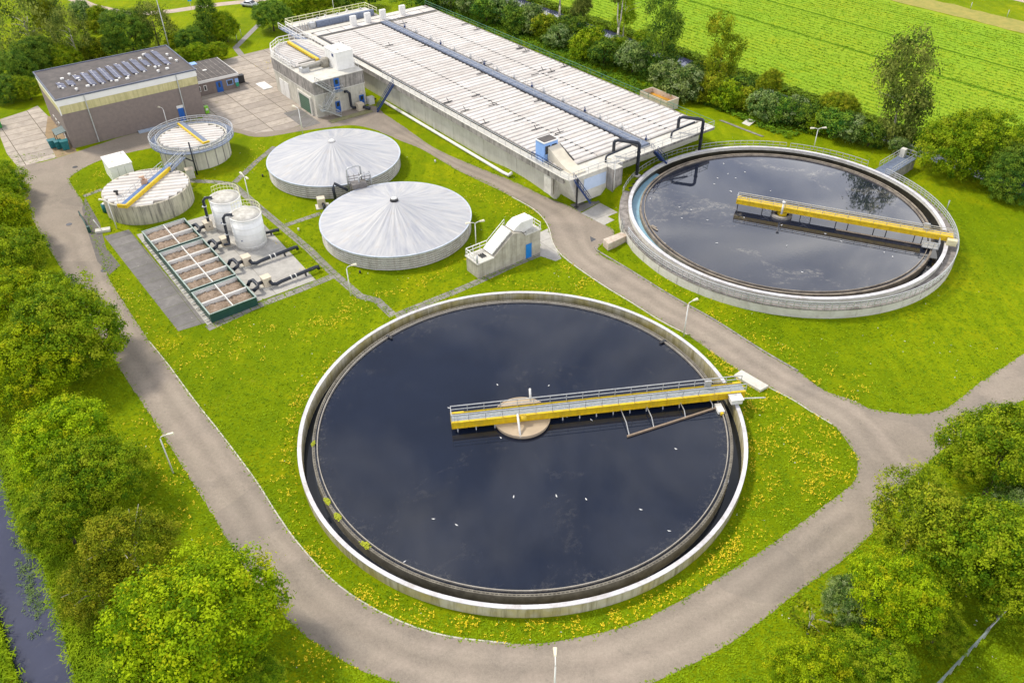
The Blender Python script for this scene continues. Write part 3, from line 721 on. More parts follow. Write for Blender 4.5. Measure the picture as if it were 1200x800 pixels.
# ------------------------------------------------------------------ covered basin (plant grid frame, u across, v along)
t = thing('covered_basin', 'long concrete basin covered by rows of white roof sheets around a dark middle walkway', 'treatment basin', (BO.x, BO.y, 0), BA)
TB = t
WT = 5.0
g = MB()
g.box(.9,1.25,4.5,88,0,4.1); g.box(30.2,30.55,2.6,88,0,4.1); g.box(9.4,30.2,2.6,2.95,0,4.1); g.box(1.05,9.4,4.2,4.55,0,4.1); g.box(1.05,30.2,87.6,87.95,0,4.1)
for v in (14,23,32,41,50,59,68,77): g.box(.85,.9,v-.05,v+.05,0,4.1)
g.build('basin_wall', simple('pale_basin_wall', (.60,.58,.51), (.50,.48,.41), .5, .9, bump=.2, streak=.22, dirt=(.26,.23,.18)), t)
g = MB(); g.box(-.15,.90,1.5,88,4.1,5.0); g.box(30.55,31.15,1.4,88,4.1,5.0); g.box(9.4,31.15,.1,1.5,4.6,4.98)
g.build('edge_beam', M_concd, t)
g = MB()
g.prism([(-.2,1.5),(-.2,88),(1.2,88),(1.2,3.2),(9.4,3.2),(9.4,1.5),(31.2,1.5),(31.2,.05),(9.4,.05),(9.4,-1.2),(7.6,-1.2),(7.6,.2),(0,.2)], 4.985, 5.06)
g.box(9.45,31.15,1.5,3.0,4.975,5.05); g.box(.95,30.3,3.0,88,4.98,5.03)
g.build('gallery_deck', M_concl, t)
# sloped inlet hopper at the front corner
g = MB()
g.add([(0,.3,4.95),(7.6,.3,4.95),(7.6,4.3,4.95),(0,4.3,4.95),(2.0,.3,.6),(7.6,.3,.6),(7.6,4.3,.6),(2.0,4.3,.6)], [(0,3,2,1)[::-1],(0,1,5,4),(1,2,6,5),(2,3,7,6),(3,0,4,7),(4,5,6,7)[::-1]])
g.box(0,.4,4.3,6.0,1.0,4.95)
g.build('inlet_hopper', M_concl, t)
g = MB().box(7.6,9.4,-1.2,3.0,1.2,4.95); g.build('corner_block', M_concd, t)
MB().box(3.0,7.4,.22,.29,2.4,4.3).build('door', M_pblue, t, 'pale blue folding doors under the front gallery')
# roof sheets: each half bay carries arched panels laid along u
def sheets(u0, u1, v0, v1, pitch, z, name, rise=.22, step_mid=None, par=None, skip=()):
    g = MB(); n = int((v1-v0)/pitch)
    for i in range(n):
        if i in skip: continue
        a = v0+i*pitch; w = pitch*.87; dz = random.uniform(-.015,.015); e0 = random.uniform(-.05,.05)
        pr = [(a,z),(a+w*.12,z+rise*.75),(a+w*.38,z+rise),(a+w*.62,z+rise),(a+w*.88,z+rise*.75),(a+w,z)]
        vs = [(u0+e0,p[0],p[1]+dz) for p in pr]+[(u1+e0,p[0],p[1]+dz+.01) for p in pr]
        g.add(vs, [(k,k+6,k+7,k+1) for k in range(5)]+[(5,4,3,2,1,0)[::-1],(6,7,8,9,10,11)[::-1]])
    return g.build(name, M_roof, par or t)
PT = 1.22
MB().box(1.3,15.7,3.4,82.6,5.07,5.12).build('roof_bed', M_gap, t); MB().box(18.0,30.4,3.0,82.6,5.07,5.12).build('roof_bed', M_gap, t)
sheets(1.5,8.46,3.6,82.4,PT,5.13,'roof_sheets',skip=(22,43)); sheets(8.58,15.5,3.6,82.4,PT,5.13,'roof_sheets',skip=(22,43))
sheets(18.3,24.06,3.2,82.4,PT,5.13,'roof_sheets',skip=(26,48)); sheets(24.18,30.2,3.2,82.4,PT,5.13,'roof_sheets',skip=(48,))
for u0,u1,v0,ks in ((1.5,15.5,3.6,(22,43)),(18.3,24.06,3.2,(26,48)),(24.18,30.2,3.2,(48,))):
    for k in ks: MB().box(u0,u1,v0+k*PT+.12,v0+(k+1)*PT-.2,5.13,5.24).build('flat_sheet', M_roof, t)
g = MB()                                    # ridge gap caps: little dark joints between the half bays
for uu,v0 in ((8.52,3.6),(24.12,3.2)):
    for i in range(64): g.box(uu-.2,uu+.2,v0+i*PT+.80*PT,v0+(i+1)*PT+.04,5.13,5.32)
g.build('ridge_joint', M_dark, t)
g = MB(); g.box(15.95,17.65,1.6,82.3,5.12,5.50); g.build('centre_walkway', M_grate, t)
g = MB()
for i in range(46): g.box(15.9,17.7,1.6+i*1.78,1.66+i*1.78,5.50,5.53)
g.build('grating_bar', M_trim, t)
g = MB(); g.box(15.7,15.9,1.6,82.4,5.0,5.32); g.box(17.7,17.9,1.6,82.4,5.0,5.32); g.build('walkway_kerb', M_dark, t)
MB().rail([(15.85,1.7,5.5),(15.85,82,5.5)],1.0,2.4,.022).build('railing', M_galv, t); MB().rail([(17.8,1.7,5.5),(17.8,82,5.5)],1.0,2.4,.022).build('railing', M_galv, t)
MB().rail([(0,54,5.06),(0,.3,5.06),(7.6,.3,5.06),(7.6,-1.1,5.06),(9.3,-1.1,5.06),(9.3,.2,5.06),(31,.2,5.06)],1.0,1.9,.03).build('railing', M_galv, t)
MB().rail([(31.05,.2,5.06),(31.05,88,5.06)],1.0,3,.03).build('railing', simple('green_rail_paint', (.06,.20,.13), (.05,.16,.10), 2, .5), t)
g = MB()                                    # gutter on the near long side
g.box(1.0,1.28,3.4,82.4,5.06,5.24); g.build('gutter', M_dark, t)
random.seed(11)
for _ in range(26):                         # valve spindles and cross pipes lying on the sheets
    u = random.choice([2.2,7.4,9.4,14.6,19.0,22.8,25.2,29.2]) + random.uniform(-.4,.4); v = random.uniform(6,80)
    g = MB().tube([(u-.9,v,5.48),(u+.9,v,5.46)], .07, 6)
    if random.random() < .6: g.beam((u+.2,v,5.3),(u+.2,v+.7,5.9),.08,.08)
    g.build('roof_pipe', M_dark, t)
for _ in range(16):
    v = 4+_*4.8+random.uniform(-1,1)
    g = MB().beam((18.3,v,5.3),(18.3,v,6.2),.09,.09).box(18.15,18.5,v-.12,v+.12,5.3,5.65).tube([(18.3,v,5.9),(18.9,v+.4,5.5)],.05,5); g.build('valve', M_galv if _%3 else M_navy, t)
for u in (10.8,13.6,17.0,20.4): pass
g = MB()
for i in range(9): g.box(1.3+i*3.3,4.4+i*3.3,83.0,85.2,5.08,5.22)
g.build('access_cover', M_roof, t)
g = MB().box(1.0,30.2,82.5,83.0,5.07,5.16); g.box(1.0,30.2,85.2,85.7,5.07,5.16); g.build('cover_joint', M_dark, t)
for u in (9.9,13.4,17.2,22.2): 
    MB().box(u,u+1.3,84.1,84.8,5.2,7.2).build('white_cabinet', M_white, t)
# drain pipe along the foot of the long wall
g = MB().tube([(.1,14.2,.9),(-.25,14.6,.42),(-.3,16,.35),(-.3,54,.35)], .26, 10); g.build('drain_pipe', M_white, t)

def tframe(name, label, cat, u, v, z=0, rot=0, group=None):
    p = bl(u, v); return thing(name, label, cat, (p.x, p.y, z), BA+rot, group)
# light blue control cabin with a chute
t = tframe('control_cabin', 'light blue control cabin with felt roof on the near edge of the basin', 'cabin', .9, 7.2, 5.06)
g = MB().box(0,2.7,0,2.0,0,3.0); g.build('cabin_wall', M_ltblue, t)
MB().box(-.1,2.8,-.1,2.1,3.0,3.12).build('roof', M_white, t); MB().box(.1,2.6,.1,1.9,3.12,3.16).build('roof_felt', M_felt, t)
for x0 in (.25,1.5): MB().box(x0,x0+.95,-.05,-.01,1.2,2.5).build('window', M_glass, t)
MB().rail([(-.6,-1.8,.1),(-.6,2.2,.1)],1.0,1.2,.04).build('handrail', M_navy, t)
t = tframe('chute', 'beige sloping concrete chute running down in front of the light blue cabin', 'chute', 1.6, 7.1, 5.06)
g = MB(); prof = [(0,2.3),(-1.2,1.8),(-2.6,1.0),(-4.2,.45),(-6.2,.25)]
vs = [(0,p[0],p[1]) for p in prof]+[(2.2,p[0],p[1]) for p in prof]+[(0,p[0],0) for p in prof]+[(2.2,p[0],0) for p in prof]
fs = [(k+1,k+6,k+5,k)[::-1] for k in range(4)]+[(k,k+1,k+11,k+10) for k in range(4)]+[(k+5,k+15,k+16,k+6) for k in range(4)]+[(4,9,19,14),(0,10,15,5)]
g.add(vs, fs); g.build('chute_body', simple('cream_cover', (.70,.64,.52), (.62,.56,.45), 1, .7), t)
MB().beam((2.3,0,2.2),(2.3,-3.4,.8),.14,.2).build('edge_strip', M_dark, t)
# arched black pipes
def arch_pipe(label, base, h):
    u, v = base; zb = Hg(*bl(u,v))
    t = tframe('arched_pipe', label, 'pipe', u, v, zb, 0, 'arched pipes on the basin front')
    H = h - zb
    MB().tube([(0,0,0),(0,0,H-.4),(-.15,.1,H-.1),(-.5,.3,H),(-2.0,2.6,H),(-2.3,2.9,H-.15),(-2.4,3.0,H-.4),(-2.4,3.0,H-2.0)], .26, 12).build('riser_pipe', M_pipe, t)
    MB().tube([(-.2,1.6,H-1.0),(-4.4,2.0,H-1.5),(-4.8,2.0,H-1.6),(-4.9,2.0,H-2.0),(-4.9,2.0,H-3.4)], .17, 10).build('branch_pipe', M_pipe, t)
    g = MB(); 
    for z in (H*.35,H*.7): g.cyl(0,0,z,z+.12,.34,n=14)
    g.build('pipe_clamp', M_dark, t)
    MB().box(-.45,.45,-.45,.45,-.2,.18).build('pipe_footing', M_concl, t)
arch_pipe('black arched pipe at the basin front, left of the middle walkway', (13.2,-.55), 7.6)
arch_pipe('black arched pipe at the basin front, right of the middle walkway', (27.3,-.55), 7.6)
# straight blue stairs
def stair(label, top, bot, w, group=None, mat=M_navy, hr=1.0):
    top = Vector(top); bot = Vector(bot); d = (top-bot); L = d.to_2d().length
    t = thing('steel_stair', label, 'stair', bot, math.atan2(d.y, d.x), group)
    Hh = d.z; n = max(4, int(Hh/.24))
    for s_ in (-1,1): MB().beam((0,s_*w/2,.05),(L,s_*w/2,Hh),.06,.26).build('stringer', mat, t)
    g = MB()
    for i in range(n): g.box(L*(i+.2)/n, L*(i+1)/n+.05, -w/2, w/2, Hh*(i+1)/n-.06, Hh*(i+1)/n-.01)
    g.build('tread', mat, t)
    if hr:
        for s_ in (-1,1): MB().rail([(0,s_*w/2,.1),(L,s_*w/2,Hh)],hr,1.4,.03).build('handrail', mat, t)
    return t
def w3(u, v, z): p = bl(u, v); return (p.x, p.y, z)
stair('steep dark blue stair leaning against the long side wall of the covered basin', w3(-.2,49.6,5.0), w3(-3.3,51.3,0), 1.0)
stair('dark blue stair at front left basin corner beside the sloped hopper', w3(.9,.1,4.9), w3(3.2,-1.0,1.0), 1.0)
stair('short wide dark blue stair below the middle of the basin front gallery', w3(17.2,.0,4.9), w3(19.6,-.1,2.25), 1.4)
t = tframe('support_post', 'dark slim post under the front left gallery corner of the basin', 'post', 1.5, .05, 0)
MB().box(-.1,.1,-.1,.1,.4,4.9).build('post_shaft', M_dark, t); MB().box(-.25,.25,-.25,.25,.3,.4).build('foot_plate', M_dark, t)

# rear concrete platform
t = tframe('rear_platform', 'raised concrete platform with pale yellow railing at the far end of the basin', 'platform', 0, 88.3)
MB().box(-.4,19,0,6.4,0,5.0).build('platform_wall', M_concd, t)
MB().box(-.6,19.2,3.4,6.6,5.0,5.15).build('platform_deck', M_concl, t)
g = MB().box(4,18,.4,1.1,5.0,6.2); g.build('screen_wall', M_grate, t); MB().box(4.2,18,1.6,3.0,5.0,5.9).build('screen_top', M_concl, t)
g = MB()
for i in range(6): g.tube([(.4+i*.6,.5,5.0),(.4+i*.6,1.4,6.2),(.8+i*.6,2.2,5.0)], .07, 5)
g.box(2.5,3.7,.6,1.6,5.0,6.1); g.build('screen_machine', M_galv, t)
MB().rail([(-.4,3.2,5.15),(-.5,6.5,5.15),(19.1,6.5,5.15),(19.1,1.0,5.15)],1.1,1.7,.05).build('railing', M_yelgalv, t)
for (u_,v_,c_) in ((5.5,3.9,'galv'),(7.6,4.3,'w'),(10.5,4.0,'galv'),(13.2,4.6,'w'),(16.4,4.1,'galv')):
    g = MB().box(u_,u_+1.0,v_,v_+.5,5.15,5.65); g.box(u_+.3,u_+.6,v_+.1,v_+.4,5.65,6.0); g.build('valve_box', M_galv if c_=='galv' else M_white, t)
t = tframe('link_bridge', 'white railed footbridge linking the inlet building to the rear platform', 'footbridge', -3.5, 79.2, 5.6)
MB().box(0,1.6,0,12.5,-.1,.0).build('bridge_deck', M_grate, t)
for x in (0,1.6): MB().rail([(x,0,0),(x,12.5,0)],1.1,1.7,.05).build('handrail', M_white, t)

# ------------------------------------------------------------------ inlet building
t = tframe('inlet_building', 'two storey stained concrete building with blue doors, steel stair and octagonal railed roof', 'building', 0, 0)
fp = [(-13.5,55.3),(-3.1,55.5),(-3.1,77.5),(-5.5,79.4),(-9.0,79.4),(-11.8,76.8),(-13.5,73.0)]
cx = sum(p[0] for p in fp)/7; cy = sum(p[1] for p in fp)/7
def inset(P, d):
    out = []
    for p in P: v = Vector(p)-Vector((cx,cy)); out.append(tuple(Vector((cx,cy))+v*(1-d/v.length)))
    return out
MB().prism(inset(fp,.12), 0, 4.1).build('lower_wall', M_conc, t)
MB().prism(inset(fp,-.04), 4.1, 4.28).build('ledge', M_concl, t)
MB().prism(fp, 4.28, 6.55).build('upper_wall', M_concd, t)
MB().prism(inset(fp,-.06), 6.55, 6.68).build('roof_deck', M_concl, t)
oct_ = [(-12.9,64.0),(-4.0,64.0),(-4.0,76.8),(-6.0,78.6),(-8.8,78.6),(-11.3,76.3),(-12.9,72.6)]
MB().prism(oct_, 6.68, 6.72).build('roof_bed', M_gap, t)
g = MB()
def clipu(v, side):
    xs = []
    n = len(oct_)
    for i in range(n):
        a, b = oct_[i], oct_[(i+1)%n]
        if (a[1]-v)*(b[1]-v) < 0: xs.append(a[0]+(b[0]-a[0])*(v-a[1])/(b[1]-a[1]))
    return (min(xs)+.15, max(xs)-.15) if len(xs) >= 2 else None
v = 64.3
while v < 78.4:
    c = clipu(v+.4, 0)
    if c:
        w = .82
        for u0, u1 in ((c[0], min(c[1],-8.3)), (max(c[0],-7.2), c[1])):
            if u1-u0 > .4:
                vs = [(u,v+q[0]*w,6.73+q[1]) for u in (u0,u1) for q in ((0,0),(.2,.16),(.8,.16),(1,0))]
                g.add(vs, [(k,k+4,k+5,k+1) for k in range(3)]+[(0,1,2,3),(7,6,5,4)])
    v += .98
g.build('roof_sheets', M_roof, t)
MB().box(-7.9,-7.35,64.6,77.6,6.8,7.25).build('yellow_beam', M_yel, t)
MB().box(-7.3,-6.5,64.6,77.6,6.8,7.05).build('beam_walkway', M_grate, t)
e = [(-13.4,64.2,6.68),(-13.4,73.0,6.68),(-11.75,76.7,6.68),(-9.0,79.3,6.68),(-5.5,79.3,6.68),(-3.2,77.5,6.68),(-3.2,64,6.68)]
MB().rail(e,1.15,1.3,.05).build('railing', M_white, t)
MB().rail([(-13.4+.9,64.2,6.68),(-12.5,72.6,6.68),(-11,75.8,6.68),(-8.6,78.2,6.68)],.9,1.6,.045).build('inner_rail', M_galv, t)
MB().rail([(-3.2,57,6.68),(-3.2,64,6.68)],1.15,1.4,.04).build('railing', M_white, t)
MB().box(-12.9,-11.3,60.8,61.8,6.68,7.5).build('roof_vent', M_galv, t)
g = MB().box(-12,-7.6,62.0,63.4,6.68,7.3); g.tube([(-12.5,61,7.6),(-8,61.2,7.6)],.28,10); g.tube([(-12,63.7,7.5),(-8.5,63.9,7.5)],.15,8); g.build('duct', simple('dull_duct_steel', (.42,.40,.36), (.26,.25,.22), 1.5, .6, metal=.2), t)
MB().cyl(-7.8,61.4,6.68,8.2,.8,n=18).build('duct_drum', simple('drum_steel', (.36,.33,.27), (.22,.2,.16), 1.5, .6), t)
# doors and stair of the front face (v = 55.3)
yv = 55.42
def fdoor(u, z, w=.95, h=2.1, win=True):
    o = MB().box(u,u+w,yv-.10,yv-.03,z,z+h).build('door', M_blue, t)
    if win: MB().box(u+.2,u+w-.2,yv-.13,yv-.105,z+h*.55,z+h-.2).build('door_window', M_glass, o)
fdoor(-9.6,.05); fdoor(-4.6,.05); 
o = MB().box(-9.4,-8.35,55.18,55.26,4.35,6.4).build('door', M_blue, t); MB().box(-9.15,-8.6,55.13,55.175,5.4,6.2).build('door_window', M_glass, o)
o = MB().box(-13.62,-13.38,57.4,61.9,0,3.1).build('garage_door', M_gdoor, t)
g = MB()
for k in range(7): g.box(-13.65,-13.63,57.5,61.8,.42*k+.2,.42*k+.24)
g.build('door_slat', M_green, o)
g = MB(); g.box(-13.75,-13.4,56.9,57.4,0,3.5); g.box(-13.75,-13.4,61.9,62.4,0,3.5); g.box(-13.75,-13.4,57.4,61.9,3.1,3.5); g.build('garage_frame', M_concl, t)
for v0 in (66.9,69.0): MB().box(-13.52,-13.40,v0,v0+1.9,0,3.1).build('door', M_white, t, 'white double door leaf')
for u in (-9.6,-4.6): MB().box(u+.2,u+.7,yv-.22,yv-.04,2.6,2.8).build('wall_lamp', M_beige, t)
MB().tube([(-7.6,yv-.2,3.6),(-7.2,yv-.5,3.7),(-6.8,yv-.6,3.3),(-6.8,yv-.7,.9),(-6.5,yv-.8,.5),(-5.8,yv-1.0,.45)], .25, 10).build('vent_pipe', M_pipe, t)
# outside stair
st = MB().box(-10.2,-8.1,54.3,55.2,4.15,4.25); st.build('landing', M_deck, t)
def flight(a, b, w=.9, name='stair_flight'):
    a = Vector(a); b = Vector(b); g = MB(); n = 10
    d = (b-a); s_ = Vector((-d.y, d.x, 0)).normalized()*w/2
    for i in range(n):
        p = a+d*(i+.5)/n; q = d/n; hw = Vector((q.x,q.y,0))*.6
        vs = [p-hw-s_, p+hw-s_, p+hw+s_, p-hw+s_]; g.add(vs, [(0,1,2,3)]); g.add([x-Vector((0,0,.04)) for x in vs], [(3,2,1,0)])
    g.beam(a-s_, b-s_, .06, .22); g.beam(a+s_, b+s_, .06, .22)
    g.build('stair_flight', M_galv, t)
    MB().rail([a-s_, b-s_], 1.0, .9, .035).build('handrail', M_galv, t); MB().rail([a+s_, b+s_], 1.0, .9, .035).build('handrail', M_galv, t)
flight((-13.0,54.75,6.6),(-10.2,54.75,4.25)); flight((-10.2,54.2,4.15),(-12.6,53.6,1.9)); flight((-12.6,53.6,1.9),(-9.7,53.6,.05))
MB().box(-13.4,-12.4,53.1,54.3,1.85,1.93).build('landing', M_deck, t); MB().rail([(-13.4,54.3,1.9),(-13.4,53.1,1.9),(-12.5,53.1,1.9)],1.0,.8,.035).build('handrail', M_galv, t)
MB().rail([(-10.2,54.3,4.2),(-8.1,54.3,4.2),(-8.1,55.2,4.2)],1.0,.9,.035).build('handrail', M_galv, t)
# white plant box on roof
t = tframe('plant_room_box', 'tall plain white plant box standing on the roof of the inlet building', 'plant box', -7.1, 57.8, 6.68)
MB().box(0,3.5,0,4.5,0,3.2).build('box_body', M_white, t); MB().box(-.06,3.56,-.06,4.56,3.2,3.28).build('box_lid', M_white, t)
MB().box(-.06,-.01,1.0,1.6,2.3,2.8).build('vent_grille', M_navy, t); MB().box(.9,1.5,1.2,2.0,3.28,3.34).build('hatch', M_tanktop, t)
t = tframe('blower_unit', 'small beige fan housing with black outlet beside the blue doors', 'fan unit', -6.0, 54.0, 0)
MB().box(0,1.3,-.6,.6,.0,1.3).build('housing', M_beige, t); MB().tube([(1.0,-.5,.6),(1.6,-1.1,.5),(1.9,-1.5,.3)],.3,10).build('outlet_pipe', M_pipe, t)
t = tframe('meter_cabinet', 'small off-white meter cabinet against the inlet building corner by the basin', 'cabinet', -2.9, 55.3, 0)
MB().box(0,1.1,-.5,.5,0,1.3).build('cabinet_body', M_white, t); MB().tube([(1.1,0,.7),(1.7,0,.7)],.18,8).build('pipe_stub', M_pipe, t); MB().box(-.05,1.15,-.55,.55,1.3,1.36).build('lid', M_concl, t)
o = MB().box(-13.9-3.6,-13.9-.2,53.0,61.5,0,.035).build('concrete_pad', M_pave); o.matrix_world = TB.matrix_basis.copy(); tag(o, kind='structure')
o.matrix_world = Matrix.Translation((BO.x,BO.y,0))@Matrix.Rotation(BA,4,'Z')
o = MB().box(-12.5,-4.0,51.6,53.0,0,.10).build('concrete_pad', simple('mossy_step', (.30,.27,.16), (.22,.22,.08), 1, .9)); tag(o, kind='structure'); o.matrix_world = Matrix.Translation((BO.x,BO.y,0))@Matrix.Rotation(BA,4,'Z')
o = MB().box(-15.6,-13.7,74.6,78.6,0,.2).build('loading_slab', M_white); o.matrix_world = Matrix.Translation((BO.x,BO.y,0))@Matrix.Rotation(BA,4,'Z')
tag(o, 'flat white slab on the yard at the far left foot of the inlet building', 'slab')

# ------------------------------------------------------------------ brick building
RA = math.radians(36.0)
t = thing('brick_building', 'large brown brick building with yellowed cladding band and solar panels on its roof', 'building', (-75.4,132.1,0), RA)
BW, BD, BH = 23.4, 16.2, 8.6
MB().box(0,BW,0,BD,0,6.05).build('brick_wall', M_brick, t)
MB().box(-.03,BW+.03,-.03,BD+.03,6.05,7.45).build('cladding_band', M_band, t)
MB().box(-.10,BW+.10,-.10,BD+.10,7.45,8.52).build('fascia', M_fascia, t)
MB().box(-.2,BW+.2,-.2,BD+.2,8.52,8.60).build('roof', M_felt, t)
g = MB()
for a in ((-.25,BW+.25,-.25,-.05),(-.25,BW+.25,BD+.05,BD+.25),(-.25,-.05,-.05,BD+.05),(BW+.05,BW+.25,-.05,BD+.05)): g.box(*a,8.50,8.75)
g.build('roof_edge', M_trim, t)
MB().box(-.06,.12,-.06,.12,5.9,8.5).build('corner_trim', M_fascia, t)
for x in (4.3,19.9): MB().beam((x,-.16,8.4),(x,-.12,.1),.17,.12).build('downpipe', M_galv, t)
o = MB().box(18.7,19.7,-.10,-.02,.0,2.5).build('door', M_blue, t, 'blue door with white frame in the long brick wall'); MB().box(18.6,19.8,-.06,-.01,2.5,3.0).build('door_frame', M_white, o)
g = MB()
for k in range(3):
    MB().box(-.10,-.02,6.2+k*1.9,7.3+k*1.9,1.1,2.5).build('window', M_white, t)
    MB().box(-.13,-.105,6.35+k*1.9,7.15+k*1.9,1.25,2.35).build('pane', M_glass, t)
MB().box(-.1,-.02,3.6,4.6,0,2.3).build('side_door', M_white, t)
g = MB().box(11.0,18.2,-.75,-.10,.0,.35); g.build('low_duct', simple('low_cable_duct', (.40,.48,.60), (.34,.41,.52), 1, .5), t)
# solar rows
random.seed(5)
rows = [(1.7,5.0,7.6),(3.3,5.2,7.9),(4.9,7.2,9.8),(6.3,3.2,10.2),(7.8,3.1,10.6),(9.3,3.4,10.8),(10.8,4.0,11.0),(12.3,3.9,11.2),(13.8,4.2,11.6),(15.3,4.6,12.0),(16.8,7.0,10.8),(18.3,5.8,13.8),(19.9,5.6,14.4)]
for x, y0, y1 in rows:
    g = MB(); M_ = Matrix.Translation((x,y0,8.86))@Matrix.Rotation(math.radians(14),4,'Y'); L = y1-y0
    g.box(0,1.22,0,L,0,.05,M=M_)
    g.build('solar_panel', M_solar, t)
    for yb in (-.35,L+.03): MB().box(x+.35,x+.7,y0+yb,y0+yb+.25,8.6,8.76).build('panel_ballast', M_white, t)
for x,y in ((1.9,5.6),(3.2,9.6),(5.4,7.9),(5.9,3.2),(10.6,2.7),(12.4,2.6),(17.8,2.6),(18.0,4.9),(19.6,3.3),(17.3,11.9),(21.8,8.2),(21.9,10.4),(3.9,2.4),(4.7,10.7),(18.3,12.9),(22.2,6.0)):
    g = MB().cyl(x,y,8.6,8.95,.2,.16,12).cyl(x,y,8.95,9.03,.3,.22,12) if random.random()<.6 else MB().box(x-.28,x+.28,y-.22,y+.22,8.6,8.85)
    g.build('roof_vent', M_white, t)
# annex
t = thing('brick_annex', 'low brown brick annex with dark striped flat roof and blue door', 'building', (-75.4+23.75*math.cos(RA)-9.8*math.sin(RA), 132.1+23.75*math.sin(RA)+9.8*math.cos(RA), 0), RA)
MB().box(0,10.1,0,11,0,2.45).build('brick_wall', M_brick, t); MB().box(-.05,10.3,-.2,11.2,2.45,2.95).build('fascia', M_fascia, t)
MB().box(.1,10.15,-.05,11.05,2.95,3.0).build('roof', M_felt, t)
g = MB()
for k in range(9): g.box(1.0+k*1.05,1.08+k*1.05,.1,10.9,3.0,3.05)
g.build('roof_seam', M_concd, t)
MB().box(.1,5.5,9.3,10.9,3.0,3.12).build('roof_strip', M_ltblue, t)
for x,y in ((3.5,6.0),(5.0,4.5),(2.6,3.4)): MB().box(x,x+.8,y,y+.5,3.05,3.2).build('rooflight', M_white, t)
o = MB().box(5.6,6.8,-.10,-.02,0,2.1).build('door', M_blue, t); MB().box(6.0,6.4,-.13,-.105,1.0,1.9).build('door_window', M_glass, o)
for x,w in ((.3,.9),(1.4,1.1),(3.1,.6)):
    o = MB().box(x,x+w,-.08,-.02,.9,1.95).build('window', M_white, t); MB().box(x+.12,x+w-.12,-.11,-.085,1.02,1.83).build('pane', M_glass, o)
o = MB().box(7.7,9.0,-.08,-.02,.9,2.0).build('window', M_ltblue, t); MB().box(7.85,8.85,-.11,-.085,1.05,1.85).build('pane', M_glass, o)
def info(label, u, v):
    pz = Vector((-75.4,132.1)) + Vector((math.cos(RA),math.sin(RA)))*u + Vector((-math.sin(RA),math.cos(RA)))*v
    t = thing('safety_sign', label, 'sign', (pz.x,pz.y,0), RA)
    MB().tube([(0,0,0),(0,0,1.6)],.05).build('post', M_galv, t); MB().cyl(0,-.05,2.0,2.05,.01,n=4).build('cap', M_galv, t)
    MB().box(-.35,.35,-.06,.0,1.35,2.1).build('sign_panel', M_ltblue, t); MB().box(-.3,.3,-.08,.02,.55,1.3).build('rescue_box', simple('green_box', (.02,.35,.20), (.02,.28,.16), 2, .5), t)
info('light blue sign above a green box by the left windows of the brick annex', 25.2, 9.2); info('light blue sign above a green box at the right end of the brick annex', 33.3, 9.2)
p = G(283,97); t = thing('waste_container', 'black wheeled waste container on grass right of the brick annex', 'waste container', p, RA)
MB().box(-.6,.6,-.5,.5,.1,1.5).build('bin_body', M_dark, t); MB().box(-.65,.65,-.55,.55,1.5,1.6).build('bin_lid', M_dark, t)
p = G(243,133); t = thing('waste_bin', 'lime green bin with white label at the right corner of the big brick building', 'bin', p, RA)
MB().prism([(-.35,-.35),(.35,-.35),(.4,.4),(-.4,.4)],.1,1.4).build('bin_body', simple('lime_plastic', (.25,.62,.03), (.2,.5,.03), 2, .5), t); MB().box(-.2,.2,-.39,-.36,.7,1.1).build('bin_label', M_white, t)
# bin shelter
p = G(70,172); t = thing('bin_shelter', 'small shelter with grey-green sloping lid against the short wall of the brick building', 'shelter', (-77.2,133.6,0), RA)
g = MB(); g.add([(-1.2,-.4,2.1),(1.0,-.4,2.5),(1.0,2.6,2.5),(-1.2,2.6,2.1),(-1.2,-.4,2.2),(1.0,-.4,2.6),(1.0,2.6,2.6),(-1.2,2.6,2.2)],[(0,3,2,1),(4,5,6,7),(0,1,5,4),(1,2,6,5),(2,3,7,6),(3,0,4,7)]); g.build('roof', M_lid, t)
g = MB()
for x,y in ((-1.1,-.3),(-1.1,2.5),(.9,-.3),(.9,2.5)): g.box(x-.05,x+.05,y-.05,y+.05,0,2.1)
g.build('frame_post', M_dark, t)
def wbin(label, x, y, rz, h=1.35, r=None, mat=M_teal):
    t = thing('waste_bin', label, 'bin', (x,y,0), rz)
    g = MB(); g.add([(-.5,-.42,.12),(.5,-.42,.12),(.5,.42,.12),(-.5,.42,.12),(-.62,-.55,h),(.62,-.55,h),(.62,.55,h),(-.62,.55,h)],[(0,3,2,1),(4,5,6,7),(0,1,5,4),(1,2,6,5),(2,3,7,6),(3,0,4,7)]); g.build('bin_body', mat, t)
    MB().box(-.66,.66,-.6,.6,h,h+.09).build('bin_lid', mat, t)
    g = MB()
    for sx in (-.4,.4): g.cyl(0,0,-.05,.05,.13,n=12,M=Matrix.Translation((sx,.4,.13))@Matrix.Rotation(PI/2,4,'Y'))
    g.build('bin_wheel', M_dark, t)
wbin('teal wheeled bin at the front left of the bin shelter', -79.0,132.6,RA); wbin('teal wheeled bin under the middle of the bin shelter', -77.7,132.2,RA+.1)
wbin('tall teal bin with white label standing nearest the road beside the bin shelter', -76.4,131.7,RA-.1,1.6)

